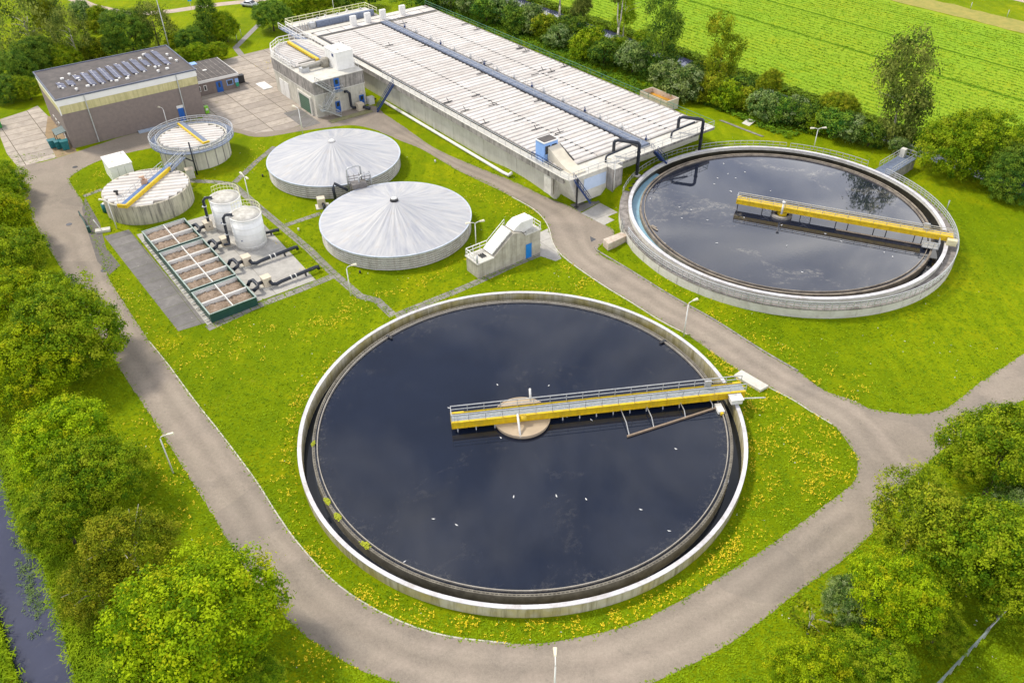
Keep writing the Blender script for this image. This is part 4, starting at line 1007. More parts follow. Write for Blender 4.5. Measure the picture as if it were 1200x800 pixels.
# ------------------------------------------------------------------ two small round concrete tanks with sheet roofs
def round_roof(t, R, z, ang, pitch=1.05):
    g = MB(); v = -R+.25
    c, s = math.cos(ang), math.sin(ang); M_ = Matrix.Rotation(ang,4,'Z')
    while v < R-.5:
        w = pitch*.86; vm = max(abs(v), abs(v+w)); 
        if vm < R: 
            hx = math.sqrt(R*R-vm*vm)-.05
            vs = [(x,v+q[0]*w,z+q[1]) for x in (-hx,hx) for q in ((0,0),(.2,.17),(.8,.17),(1,0))]
            g.add(vs, [(k,k+4,k+5,k+1) for k in range(3)]+[(0,1,2,3),(7,6,5,4)], M=M_)
        v += pitch
    g.build('roof_sheets', M_roof, t)
c1 = (-54.94,111.68); z1 = 3.0; r1 = 6.3
t = thing('round_tank', 'round concrete tank with white sheet roof and yellow and blue beam, streaked wall', 'tank', (c1[0],c1[1],0))
MB().lathe([(r1-.3,0),(r1,0),(r1,z1),(r1-.3,z1)], 72, closed=True).build('tank_wall', simple('streaked_tank_concrete', (.58,.54,.42), (.45,.41,.32), .5, .9, bump=.3, streak=.85, dirt=(.10,.095,.09)), t)
MB().cyl(0,0,z1-.3,z1-.02,r1-.3,n=72,smooth=False).build('roof_bed', M_gap, t)
round_roof(t, r1-.05, z1, math.radians(12))
q0 = G(146,242,3.5).to_2d()-Vector(c1); q1 = G(198,197,3.5).to_2d()-Vector(c1)
dv = (q1-q0).normalized(); an = math.atan2(dv.y,dv.x); L = (q1-q0).length
M_ = Matrix.Translation((q0.x,q0.y,0))@Matrix.Rotation(an,4,'Z')
MB().box(0,L,-.32,-.02,z1+.2,z1+.75,M=M_).build('yellow_girder', M_yel, t); MB().box(0,.3,.0,1.2,z1+.2,z1+.7,M=M_).build('yellow_end_beam', M_yel, t)
MB().box(.1,L+1.5,.05,.85,z1+.55,z1+.62,M=M_).build('beam_walkway', simple('blue_walkway', (.12,.22,.45), (.09,.16,.34), 2, .5), t)
MB().rail([M_@Vector((.2,1.0,z1+.6)),M_@Vector((L,1.0,z1+.6))],.9,1.6,.03).build('handrail', M_galv, t)
g = MB().box(-.35,.35,-.35,.35,z1+.3,z1+1.2); g.cyl(0,0,z1+1.2,z1+1.8,.2,n=12); g.box(-.6,.0,-.15,.15,z1+1.5,z1+1.7); g.build('drive_motor', simple('salmon_motor_paint', (.62,.40,.28), (.5,.32,.22), 2, .5), t)
g = MB(); g.cyl(-3.2,-2.8,z1+.2,z1+.9,.18,n=10).box(-3.5,-2.9,-3.1,-2.8,z1+.7,z1+.95); g.build('level_sensor', M_dark, t)
t = thing('oil_barrel', 'blue-green barrel on grass at the foot of the streaked round tank', 'barrel', G(125,248,0))
MB().cyl(0,0,.05,1.3,.5,n=20).build('barrel_body', M_teal, t); MB().cyl(0,0,1.3,1.42,.3,n=14).build('barrel_cap', M_white, t)

c2 = (-52.9,128.4); z2 = 3.6; r2 = 5.6
t = thing('round_tank', 'round concrete tank with ring gallery and railings close to the long brick wall', 'tank', (c2[0],c2[1],0))
MB().lathe([(r2-.3,0),(r2,0),(r2,z2),(r2-.3,z2)], 72, closed=True).build('tank_wall', simple('cream_tank_concrete', (.66,.63,.54), (.54,.51,.43), .6, .9, bump=.2, streak=.25), t)
g = MB()
for i in range(20):
    a = 2*PI*i/20; g.box(-.09,.09,r2-.02,r2+.03,0,z2-.3,M=Matrix.Rotation(a,4,'Z'))
g.build('wall_joint', M_concd, t)
MB().cyl(0,0,z2-.3,z2,r2-.31,n=72,smooth=False).build('roof_bed', M_gap, t)
round_roof(t, r2-.35, z2+.02, math.radians(12), .98)
MB().lathe([(r2+.02,z2-.25),(r2+1.1,z2-.25),(r2+1.1,z2-.12),(r2+.02,z2-.12)], 72, closed=True).build('gallery_floor', M_grate, t)
MB().rail(arcpts(r2+1.08,0,2*PI,z2-.12,40)[:-1],1.05,3,.045,mids=(.35,.7),closed=True).build('railing', M_galv, t)
MB().rail(arcpts(r2+.1,0,2*PI,z2-.12,40)[:-1],.7,3,.035,closed=True).build('inner_rail', M_galv, t)
q0 = G(208.5,144.5,4.0).to_2d()-Vector(c2); q1 = G(239,168,4.0).to_2d()-Vector(c2); dv = (q1-q0).normalized(); L = (q1-q0).length
M_ = Matrix.Translation((q0.x,q0.y,0))@Matrix.Rotation(math.atan2(dv.y,dv.x),4,'Z')
MB().box(0,L,.1,.9,z2+.35,z2+.45,M=M_).build('beam_walkway', M_grate, t); MB().box(0,L,-.15,.08,z2+.2,z2+.55,M=M_).build('yellow_girder', M_yel, t); MB().box(L-.3,L,.08,1.0,z2+.2,z2+.55,M=M_).build('yellow_end_beam', M_yel, t)
g = MB().tube([(2.0,-r2-1.2,z2+2.0),(2.0,-r2-1.2,.0)],.13,8); g.tube([(2.0,-r2-1.2,2.3),(.6,-r2-.6,2.6),(-.4,-r2-.1,3.0)],.1,7); g.build('drop_pipe', M_pipe, t)
# link stair between the two round tanks
pa = G(222,201,3.4); pb = G(211,181,3.4)
a_ = Vector((*G(214,192,3.6).to_2d(),3.6)); b_ = Vector((*G(201,178,3.5).to_2d(),3.5))
pS = G(197,199,3.6); pE = G(214,182,3.6); d = (pE-pS); 
t = thing('link_walkway', 'grey railed walkway joining the roofs of the two small round tanks', 'walkway', (pS.x,pS.y,3.3), math.atan2(d.y,d.x))
LL = d.to_2d().length
for dy in (0,): MB().box(0,LL,-.45,.45,-.1,.0).build('walkway_deck', M_grate, t)
for y in (-.5,.5): MB().rail([(0,y,0),(LL,y,0)],1.0,1.2,.04).build('handrail', M_galv, t)
t = thing('valve_cabinet', 'small cream cabinet with pinkish lid beside the panelled round tank', 'cabinet', G(224,208,0), .5)
MB().box(-.6,.6,-.6,.6,0,1.5).build('cabinet_body', M_concl, t); MB().box(-.65,.65,-.65,.65,1.5,1.6).build('lid', M_beige, t)
# white kiosk
kc = [Vector((-65.9,122.4)),Vector((-63.2,124.4)),Vector((-60.6,120.9)),Vector((-63.3,118.9))]
t = thing('white_kiosk', 'plain off-white box kiosk with sloping lid on grass between road and round tank', 'kiosk', (-63.25,121.65,0), math.radians(36.5))
MB().box(-1.7,1.7,-2.15,2.15,0,2.55).build('kiosk_body', M_tankw, t)
g = MB(); g.add([(-1.8,-2.25,2.55),(1.8,-2.25,2.55),(1.8,2.25,2.55),(-1.8,2.25,2.55),(-1.8,-2.25,2.7),(1.8,-2.25,2.7),(1.8,2.25,2.95),(-1.8,2.25,2.95)],[(0,3,2,1),(4,5,6,7),(0,1,5,4),(1,2,6,5),(2,3,7,6),(3,0,4,7)]); g.build('kiosk_lid', M_white, t)
g = MB()
for k in (-.6,.5): g.box(k-.03,k+.03,-2.18,-2.16,.2,2.3)
g.build('door_seam', M_galv, t); MB().cyl(1.2,1.4,2.8,3.2,.08,n=8).build('vent_stub', M_concl, t); MB().box(-.9,-.5,-.6,-.2,2.74,2.84).build('lid_fitting', M_beige, t)

# ------------------------------------------------------------------ digesters with membrane cone roofs
def digester(label, c, R, zw, za, cap):
    t = thing('covered_digester', label, 'digester tank', (c[0],c[1],0))
    MB().lathe([(R-.55,0),(R-.25,0),(R-.25,zw-.1),(R-.55,zw-.1)],96,closed=True).build('tank_wall', M_concd, t)
    g = MB()
    for k in range(6):
        z = .12+k*(zw-.25)/6; g.lathe([(R-.22,z),(R-.08,z+.02),(R-.08,z+.17),(R-.22,z+.19)],96,closed=True)
    g.build('wall_band', M_rust, t)
    MB().lathe([(R-.2,zw-.12),(R+.08,zw-.12),(R+.08,zw+.02),(R-.2,zw+.02)],128,closed=True).build('eaves_ring', simple('pale_eaves', (.52,.57,.66), (.42,.46,.54), 1, .5), t)
    g = MB(); n = 288; rg = [.0,.06,.12,.25,.4,.6,.8,1.0]; vs = []
    rnd = [random.uniform(-1,1) for _ in range(n)]
    for r in rg[1:]:
        for i in range(n):
            a = 2*PI*i/n; zz = zw + (za-zw)*(1-r)**1.08 - .35*math.sin(PI*r)*.5
            zz += (.035*math.sin(i*PI/4) + .035*rnd[i])*min(1,r*2.0)*(1.15-r)
            vs.append((R*r*math.cos(a), R*r*math.sin(a), zz))
    fs = []
    for k in range(len(rg)-2):
        for i in range(n): fs.append((k*n+i,(k+1)*n+i,(k+1)*n+(i+1)%n,k*n+(i+1)%n))
    fs.append(tuple(range(n)))
    g.add(vs, fs, True); g.build('cone_roof', M_cone, t)
    if cap:
        MB().cyl(0,0,za-.25,za+.12,.62,.5,24).build('apex_ring', M_dark, t); MB().cyl(0,0,za+.12,za+.2,.42,n=20).build('apex_cap', M_white, t)
    else: MB().cyl(0,0,za-.15,za+.1,.6,.3,24).build('apex_cap', M_white, t)
    return t
digester('round tank under a pale cone membrane roof, the rear one with a plain white apex', (-28.6,123.2), 10.65, 2.3, 5.0, False)
digester('round tank under pale ribbed cone roof with dark ring at its apex', (-16.4,103.0), 10.75, 2.3, 5.1, True)
p = G(415,216,2.4)
t = thing('pipe_frame', 'tangle of grey pipes and steel frame between the two cone roofed tanks', 'pipe frame', (p.x,p.y,0), .4)
MB().tube([(-.9,0,0),(-.9,0,4.9),(-.6,0,5.2),(1.0,.3,5.2),(1.3,.3,4.9),(1.3,.3,0)],.13,8).build('frame_pipe', M_galv, t)
MB().tube([(.6,-1,0),(.6,-1,3.8),(1.0,-1,4.1),(2.2,-.7,4.1),(2.5,-.7,3.8),(2.5,-.7,0)],.13,8).build('frame_pipe', M_galv, t)
MB().tube([(-3.2,-.5,.2),(-3.3,-.3,2.6),(-3.0,0,3.2),(-1.2,-.8,2.0)],.22,9).build('black_pipe', M_pipe, t)
g = MB()
for k in range(5): g.beam((-1,-.4+k*.2,2.4+k*.3),(2.4,-.9+k*.15,2.5+k*.35),.08,.08); g.beam((-.8+k*.8,-1,2.2),(-.6+k*.8,.4,3.9),.08,.08)
g.build('cross_brace', simple('brown_grey_steel', (.25,.23,.22), (.15,.14,.14), 3, .5, metal=.3), t)
g = MB().box(-.6,1.6,-1.6,-.2,2.3,3.1); g.build('pump_housing', simple('dull_pump', (.22,.2,.19), (.14,.13,.12), 3, .5), t)
t = thing('blower_unit', 'beige fan housing on pale plinth at the foot of the rear cone roofed tank', 'fan unit', G(378,242,0), .3)
MB().box(-1.0,1.0,-.8,.8,0,.1).build('plinth', M_concl, t); MB().box(-.65,.5,-.5,.6,.1,1.5).build('housing', M_beige, t); MB().tube([(.1,-.5,.7),(.2,-1.0,.6),(.2,-1.2,.2)],.22,9).build('outlet_pipe', M_pipe, t)

# ------------------------------------------------------------------ biofilter beds
bf = Vector((-37.02,81.05)); bd = Vector((-52.28,101.03))-bf; bn = bd.length; ba = math.atan2(bd.y,bd.x)
WBX = 6.1
def bed(label, x0, x1, rows, z):
    t = thing('filter_bed', label, 'filter bed', (bf.x,bf.y,0), ba)   # x along the strip away from camera, y to the left (negative y = right)
    w = WBX; e = .10
    g = MB(); g.box(x0,x1,-e,0,.0,z).box(x0,x1,-w,-w+e,0,z).box(x0,x0+e,-w+e,-e,0,z).box(x1-e,x1,-w+e,-e,0,z); g.build('container_wall', M_green, t)
    g = MB(); g.box(x0-.04,x1+.04,-e-.02,.05,z,z+.06).box(x0-.04,x1+.04,-w-.05,-w+e+.02,z,z+.06).box(x0-.04,x0+e+.03,-w+e,-e,z,z+.06).box(x1-e-.03,x1+.04,-w+e,-e,z,z+.06); g.build('rim', simple('sage_rim', (.34,.42,.38), (.26,.33,.30), 2, .5), t)
    g = MB(); g.box(x0+e,x1-e,-w/2-.05,-w/2+.05,z-.25,z+.08)
    for k in range(1,rows): xx = x0+(x1-x0)*k/rows; g.box(xx-.04,xx+.04,-w+e,-e,z-.3,z+.0)
    g.build('divider', M_white, t)
    g = MB(); 
    for k in range(rows):                    # inner white liner strip at the far side of every cell
        xx = x0+(x1-x0)*(k+1)/rows; g.box(xx-.14,xx-.10 if k==rows-1 else xx-.045,-w+e+.02,-e-.02,.3,z-.02)
    g.build('liner', M_white, t)
    g = MB(); nx, ny = int((x1-x0)/.22), int(w/.22); random.seed(int(x0*10)+3); base = len(g.v)
    hh = [[random.gauss(0,.085) for _ in range(ny+1)] for _ in range(nx+1)]
    for i in range(nx+1):
        for j in range(ny+1):
            x = x0+e+(x1-x0-2*e)*i/nx; y = -e-(w-2*e)*j/ny
            cell = abs(math.sin(PI*rows*(x-x0)/(x1-x0)))*abs(math.sin(2*PI*(-y)/w))
            g.v.append(Vector((x,y,z-.62+hh[i][j]+.22*min(1,cell*1.6))))
    for i in range(nx):
        for j in range(ny): g.f.append([i*(ny+1)+j,i*(ny+1)+j+1,(i+1)*(ny+1)+j+1,(i+1)*(ny+1)+j][::-1]); g.sm.append(True)
    g.build('wood_chips', M_chips, t)
    for k in range(rows*2):
        xx = x0+(x1-x0)*(k+.5)/(rows*2); MB().tube([(xx,.05,.35),(xx,.55,.35)],.09,7).build('drain_stub', M_white, t)
    return t
bed('green steel bed with four cells of wood chips, nearest of its row', .0, 6.1, 2, 1.25)
bed('green steel bed with eight cells of wood chips, middle of its row', 6.5, 18.0, 4, 1.35)
bed('green steel bed with four cells of wood chips, beside the streaked round tank', 18.4, 25.1, 2, 1.45)
def bfw(x, y): v = Vector((math.cos(ba),math.sin(ba))); n = Vector((-v.y,v.x)); return bf+v*x+n*y
# white tanks
def wtank(label, c, H, R=2.15):
    t = thing('white_tank', label, 'storage tank', (c.x,c.y,0))
    MB().cyl(0,0,0,H,R,R,48).build('tank_shell', M_tankw, t)
    MB().lathe([(0,H+.32),(R*.55,H+.22),(R*.93,H+.01),(R*.93,H-.05)],48,smooth=True).build('tank_lid', M_tanktop, t)
    MB().lathe([(R-.04,H-.12),(R+.07,H-.12),(R+.07,H+.05),(R-.04,H+.05)],48,closed=True).build('rim_band', M_white, t)
    g = MB()
    for k in range(5): g.lathe([(R,H*k/5+.5),(R+.025,H*k/5+.5),(R+.025,H*k/5+.56),(R,H*k/5+.56)],48,closed=True)
    g.build('hoop', M_white, t)
    MB().rail(arcpts(R,.1,2.7,H,12),1.1,3,.026).build('railing', M_yelgalv, t)
    MB().cyl(0,0,0,.05,.09,n=8,M=Matrix.Translation((-.5,-R,1.7))@Matrix.Rotation(PI/2,4,'X')).build('port', M_navy, t)
    d = Vector((-.94,-.35)); a = Vector((d.x*(R-.5), d.y*(R-.5), H+.25))
    MB().tube([a, Vector((d.x*(R+.4),d.y*(R+.4),H+.4)), Vector((d.x*(R+.75),d.y*(R+.75),H+.0)), Vector((d.x*(R+.8),d.y*(R+.8),1.2)), Vector((d.x*(R+.7),d.y*(R+.7)-.3,.75)), Vector((d.x*(R+.8)-.6,d.y*(R+.8)-.5,.75))],.21,10).build('inlet_pipe', M_pipe, t)
    g = MB()
    for z in (H*.45,H*.8): g.cyl(d.x*(R+.8),d.y*(R+.8),z,z+.12,.33,n=12)
    g.build('pipe_flange', M_galv, t)
    return t
wtank('white storage tank with grimy lid, the left rear one of the pair', Vector((-40.9,104.9)), 4.7)
wtank('white storage tank with grimy lid, the right front one of the pair', Vector((-36.7,99.9)), 4.7)
def fan(label, x, y, run, tankside=False):
    p = bfw(x, y); t = thing('blower_unit', label, 'fan unit', (p.x,p.y,0), ba-PI/2, 'fan units beside the filter beds')   # local x: to the right, away from the beds
    MB().box(-.9,1.0,-.8,.8,.0,.12).build('plinth', M_concl, t)
    g = MB().box(-.55,.55,-.45,.6,.12,1.35); g.build('housing', M_beige, t); MB().box(-.6,.6,-.5,.65,1.35,1.43).build('housing_lid', M_beige, t)
    MB().tube([(-.5,0,.8),(-1.5,0,.75)],.24,10).build('intake_pipe', M_pipe, t)
    MB().tube([(-2.3,.8,.5),(-1.9,.9,1.0),(-1.5,.7,1.15),(-1.45,-.7,1.15),(-1.55,-.95,1.0),(-2.3,-.95,.6)],.24,10).build('header_pipe', M_pipe, t)
    if run:
        MB().tube([(.3,-.4,.8),(.4,-.9,.6),(.9,-1.1,.5),(1.6,-1.0,.55),(run,-1.0,.75),(run+.3,-1.0,.75),(run+.4,-1.0,.3)],.24,10).build('outlet_pipe', M_pipe, t)
        g = MB()
        for k in (.45,.55): g.cyl(0,0,-.06,.06,.34,n=12,M=Matrix.Translation((run*k,-1.0,.62))@Matrix.Rotation(PI/2,4,'Y'))
        g.build('pipe_flange', M_white, t)
        g = MB().box(run*.75,run*.75+.15,-1.2,-.8,0,.6); g.build('pipe_support', M_dark, t)
fan('beige fan housing with long black pipe, nearest of four beside the filter beds', 3.4, -8.9, 6.6)
fan('beige fan housing with long black pipe, second of four beside the filter beds', 9.8, -8.9, 6.6)
fan('beige fan housing beside the right front white tank', 16.4, -8.6, 0)
fan('beige fan housing beside the left rear white tank', 22.2, -8.4, 0)
t = thing('outlet_stub', 'short black pipe lying on grass behind the right front white tank', 'pipe', G(318,275,0), .4)
MB().tube([(-1.6,0,.5),(.8,0,.55),(1.2,0,.5)],.24,10).build('pipe_run', M_pipe, t); MB().cyl(0,0,0,.5,.12,n=8).build('pipe_support', M_dark, t)

# ------------------------------------------------------------------ screw pump station
an = math.radians(37.0)
t = thing('pump_station', 'concrete screw pump house with sloping white covered trough, railings and a bright blue door', 'pump station', (-4.37,90.29,0), an)
pr = [(0,0),(10.5,0),(10.5,3.66),(7.85,3.66),(7.3,4.35),(5.9,4.7),(2.7,2.35),(2.2,2.2),(0,2.2)]
vs = [(p[0],0,p[1]) for p in pr]+[(p[0],2.6,p[1]) for p in pr]; n = len(pr)
MB().add(vs, [tuple(range(n)), tuple(range(2*n-1,n-1,-1))]+[(i,n+i,n+(i+1)%n,(i+1)%n) for i in range(n)]).build('pump_house_wall', simple('weathered_house_concrete', (.52,.49,.41), (.36,.33,.27), .7, .9, bump=.3, streak=.5, dirt=(.16,.14,.11)), t)
MB().box(-.15,2.6,-.15,2.75,2.2,2.35).build('lower_platform', M_concl, t)
MB().box(7.9,10.6,-.1,2.7,3.66,3.78).build('upper_platform', M_concl, t)
sl = math.atan2(4.7-2.35,5.9-2.7)
for k in range(4):
    M_ = Matrix.Translation((2.6,.35,2.5))@Matrix.Rotation(-sl,4,'Y')
    MB().box(k*1.02,k*1.02+.97,0,1.9,.0,.22,M=M_).build('trough_cover', M_white, t)
g = MB(); pf = [(6.3,4.72),(6.7,5.1),(7.5,5.55),(9.6,5.55),(9.6,4.3),(8.0,3.9),(7.2,4.4)]
vs = [(p[0],.5,p[1]) for p in pf]+[(p[0],2.35,p[1]) for p in pf]; n = len(pf)
g.add(vs, [tuple(range(n))[::-1], tuple(range(n,2*n))]+[(i,(i+1)%n,n+(i+1)%n,n+i) for i in range(n)]); g.build('drive_hood', M_white, t)
MB().box(7.98,8.95,-.06,-.02,.0,2.2).build('door', simple('bright_blue_door', (.01,.21,.62), (.01,.18,.55), 2, .45), t)
MB().rail([(10.5,0,3.78),(10.5,2.6,3.78),(8.2,2.6,3.78)],1.0,1.1,.04).build('railing', M_white, t)
MB().rail([(8.0,.0,3.78),(10.4,.0,3.78)],.5,1.2,.03).build('low_rail', M_galv, t)
MB().rail([(.0,.9,2.35),(.0,2.65,2.35),(3.4,2.65,2.35)],1.0,1.0,.045).build('railing', M_white, t)
MB().rail([(3.4,2.7,2.35),(6.4,2.7,4.6)],.9,1.0,.03).build('railing', M_galv, t)
g = MB()
for k in range(6): g.box(1.2+.22*(k%3)*1.3,1.35+.22*(k%3)*1.3,.7+.5*(k//3),1.1+.5*(k//3),2.35,2.5)
g.build('machine_fitting', M_dark, t); MB().cyl(-.0,.1,2.3,3.5,.13,n=10).build('gauge_post', M_galv, t)

# ------------------------------------------------------------------ lamp posts
def lamp(label, px, py, H=5.0, arms=1, az=0, top=False):
    p = G(px, py, H) if top else GH(px, py); z = Hg(p.x, p.y)
    t = thing('street_lamp', label, 'street lamp', (p.x,p.y,z), az, 'lamp posts around the site')
    lx = .06
    pts = [(0,0,0),(0,0,H-.35)]
    MB().tube(pts,.085,8,r2=.06).build('pole', M_white, t)
    for s_ in ((1,) if arms == 1 else (1,-1)):
        MB().tube([(0,0,H-.38),(s_*.12,0,H-.12),(s_*.45,0,H),(s_*.75,0,H+.03)],.045,6).build('arm', M_white, t)
        hd = MB(); hd.add([(s_*a,b,H+c) for a,b,c in ((.62,-.10,-.03),(1.35,-.17,-.03),(1.35,.17,-.03),(.62,.10,-.03),(.66,-.08,.10),(1.30,-.12,.15),(1.30,.12,.15),(.66,.08,.10))],[(0,3,2,1),(4,5,6,7),(0,1,5,4),(1,2,6,5),(2,3,7,6),(3,0,4,7)])
        hd.build('lamp_head', M_lampglass, t)
    return t
lamp('white lamp post leaning over the left road from the tree side', 203,554, 5.1, 1, .25)
lamp('white lamp post on the strip between the front tank and the road', 801,394, 5.0, 1, .5)
lamp('white lamp post at the bottom edge of the picture beside the ring road', 651,778, 4.9, 1, 1.55, top=True)
lamp('white lamp post beside the footpath in front of the nearer cone roofed tank', 411,346, 4.4, 1, .35)
lamp('white lamp post in the yard behind the rear cone roofed tank', 355,158, 5.0, 1, 2.6)
lamp('white double headed lamp post left of the screw pump house', 558,292, 4.3, 2, .3)
lamp('white double headed lamp post between the covered basin and the rear tank', 718,234, 5.0, 2, -.35)
lamp('white double headed lamp post on the lawn behind the rear tank', 953,176, 3.9, 2, .05)
lamp('white double headed lamp post behind the pair of white tanks', 294,241, 5.0, 2, -.9)
lamp('curved lamp post between the long brick wall and the gallery tank', 197,149, 3.6, 1, 2.7)
lamp('lamp post at the left edge of the streaked round tank', 137,268, 4.6, 1, 2.9)
lamp('small lamp post with cream head behind the rear platform railing', 393,25, 8.2, 1, .3)
t = thing('marker_post', 'short white post on grass beside the long wall of the covered basin', 'post', G(509,153))
MB().box(-.08,.08,-.08,.08,0,1.3).build('post_shaft', M_white, t); MB().box(-.11,.11,-.11,.11,1.3,1.36).build('post_cap', M_galv, t)

# ------------------------------------------------------------------ loose things
def block(name, label, cat, corners_px, h, mat, zt=None):
    P = [G(x,y,h) for x,y in corners_px] if name != 'manhole_cover' else [GH(x,y) for x,y in corners_px]; c = sum((p.to_2d() for p in P), Vector((0,0)))/4
    z = Hg(c.x,c.y)
    if name == 'manhole_cover': h = z+.10
    o = MB().prism([(p.x-c.x,p.y-c.y) for p in P], 0, h-z).build(name, mat); o.location = (c.x,c.y,z)
    bv = o.modifiers.new('bevel','BEVEL'); bv.width = .03; bv.segments = 2
    tag(o, label, cat); return o
block('concrete_slab', 'thick pale concrete slab on the verge at the right end of the front bridge', 'slab', [(860,439),(869,433),(901,451.5),(891,457)], .35, M_concl)
block('concrete_block', 'long low concrete block with brown stains in front of the gallery stair', 'block', [(707,280),(729,271.5),(735,276),(713,286)], 1.25, simple('stained_block', (.62,.57,.49), (.46,.36,.28), .9, .8, dirt=(.36,.20,.13)))
block('manhole_cover', 'flat grey concrete inspection cover on the lawn behind the rear tank', 'cover', [(866,145.5),(876,141),(885,144),(875,149)], 2.35, M_concl)
t = thing('skip_container', 'pale open skip with ochre load behind the far long side of the covered basin', 'skip', (*bl(39.3,17.0),0), BA)
g = MB().box(-1.6,1.6,-.1,.1,.2,2.4).box(-1.6,-1.45,.1,6.6,.2,2.4).box(1.45,1.6,.1,6.6,.2,2.4).box(-1.6,1.6,6.6,6.8,.2,2.4).box(-1.6,1.6,-.1,6.8,.1,.25); g.build('skip_wall', simple('faded_cream_steel', (.62,.56,.48), (.52,.45,.38), 1, .6, dirt=(.6,.35,.1)), t)
g = MB(); random.seed(2); nx = 10; ny = 24
for i in range(nx+1):
    for j in range(ny+1): g.v.append(Vector((-1.44+2.88*i/nx,.12+6.4*j/ny,1.5+.5*math.sin(PI*i/nx)*math.exp(-((j-11)/5)**2)+random.uniform(-.05,.05))))
for i in range(nx):
    for j in range(ny): g.f.append([i*(ny+1)+j,(i+1)*(ny+1)+j,(i+1)*(ny+1)+j+1,i*(ny+1)+j+1]); g.sm.append(True)
g.build('load', M_orange, t)
p = G(-6,152); t = thing('roll_container', 'green and yellow open container cut by the left picture edge on the yard slabs', 'container', p, RA)
g = MB().box(-1.3,1.3,-.1,.0,.15,1.7).box(-1.3,1.3,2.0,2.1,.15,1.7).box(-1.3,-1.2,.0,2.0,.15,1.7).box(1.2,1.3,.0,2.0,.15,1.7).box(-1.3,1.3,-.1,2.1,.1,.15); g.build('container_wall', simple('bright_green_steel', (.05,.33,.06), (.04,.26,.05), 2, .5), t)
MB().box(-1.36,1.36,-.16,-.1,1.35,1.8).build('container_rim', M_yel, t); MB().box(1.3,1.38,-.1,2.1,1.35,1.8).build('container_rim', M_yel, t)
# barrier and white beam at the road fork
pa = G(94,253); pb = G(105,272); d = pb-pa
t = thing('road_barrier', 'low dark green barrier arm folded at the road fork left of the paving', 'barrier', pb, math.atan2(d.y,d.x))
MB().tube([(-d.length,0,.7),(-d.length*.6,0,.65),(-.2,0,.6)],.10,8).build('barrier_arm', M_green, t); MB().box(-.25,.25,-.2,.2,0,.95).build('barrier_post', M_green, t); MB().box(-d.length-.1,-d.length+.1,-.08,.08,0,.8).build('arm_rest', M_dark, t)
t = thing('concrete_footing', 'white concrete footing block with short leaning post at the road fork', 'footing', G(121,271), .33)
MB().box(-1.0,1.0,-.45,.45,0,.35).build('footing_block', M_concl, t); MB().tube([(-.2,0,.3),(-.8,.3,1.9)],.07,6).build('leaning_post', M_white, t)
for x,y,lb in ((81,263,'dark round drain cover on the left road'),(122,317,'small dark drain cover at the tip of the grass by the paving'),(88,196,'dark drain cover on the road bend near the brick building')):
    p = G(x,y); o = MB().cyl(0,0,0,.02,.42,n=20,smooth=False).build('drain_cover', M_tar); o.location = (p.x,p.y,.02); tag(o, lb, 'drain cover')
# green-grey rail at the lower right
pa = G(1102,800); pb = G(1152,747); pa2 = pa+(pa-pb)*.6; d = pb-pa2
t = thing('guard_rail', 'straight grey-green guard rail on the grass in the bottom right corner', 'guard rail', pa2, math.atan2(d.y,d.x))
MB().box(0,d.length,-.07,.07,.75,1.0).build('rail_beam', simple('grey_green_rail', (.28,.34,.32), (.2,.25,.24), 2, .5), t)
g = MB()
for k in range(9): g.box(d.length*k/8-.06,d.length*k/8+.06,-.1,.0,0,.95)
g.build('rail_post', M_galv, t)
pa = G(1150,747); pb = G(1190,705); d = pb-pa
t = thing('grey_pole', 'thin pale pole lying under the trees beyond the guard rail', 'pole', pa, math.atan2(d.y,d.x))
MB().tube([(0.8,0,.5),(d.length,0,.6)],.08,6).build('pole_shaft', M_galv, t); MB().box(.7,.9,-.1,.1,0,.6).build('pole_rest', M_galv, t)
p = G(1117,517); t = thing('white_marker', 'small white marker post lying at the road edge under the right hand trees', 'marker', p, -.4)
MB().box(-.5,.6,-.15,.15,0,.2).build('marker_body', M_white, t); MB().box(.6,.75,-.17,.17,0,.24).build('marker_cap', M_galv, t)
# car, blue sign, poles
def car(label, px, py, rz):
    p = G(px,py); t = thing('parked_car', label, 'car', p, rz); sil = simple('silver_car_paint', (.55,.57,.60), (.5,.52,.55), 1, .25, metal=.4)
    b = bmesh.new(); g = MB()
    pr = [(-2.1,.35),(-2.15,.8),(-1.5,.95),(-.9,1.45),(.7,1.48),(1.35,1.0),(2.0,.85),(2.15,.6),(2.1,.3)]
    n = len(pr); w = [.84,.86,.86,.70,.70,.84,.82,.78,.82]
    vs = [(a,-q,c) for (a,c),q in zip(pr,w)]+[(a,q,c) for (a,c),q in zip(pr,w)]
    g.add(vs, [tuple(range(n))[::-1], tuple(range(n,2*n))]+[(i,(i+1)%n,n+(i+1)%n,n+i) for i in range(n)], True); g.build('body', sil, t)
    g = MB(); g.add([(.74,-.66,1.47),(1.3,-.76,1.06),(1.3,.76,1.06),(.74,.66,1.47)],[(0,1,2,3)],M=Matrix.Translation((.02,0,.02))); g.build('windscreen', M_glass, t)
    g = MB(); g.add([(-.94,-.66,1.45),(-1.45,-.8,1.02),(-1.45,.8,1.02),(-.94,.66,1.45)],[(3,2,1,0)],M=Matrix.Translation((-.02,0,.02))); g.build('rear_window', M_glass, t)
    for s_ in (-1,1):
        g = MB(); g.add([(-.8,s_*.76,1.38),(.62,s_*.76,1.40),(1.1,s_*.86,1.0),(-1.2,s_*.88,1.0)],[(0,1,2,3)]); g.build('side_window', M_glass, t)
        for x in (-1.35,1.35): MB().cyl(0,0,-.11,.11,.32,n=18,M=Matrix.Translation((x,s_*.80,.32))@Matrix.Rotation(PI/2,4,'X')).build('wheel', M_dark, t)
        MB().box(2.08,2.16,s_*.65-.15,s_*.65+.15,.6,.75).build('headlight', M_white, t)
    b.free()
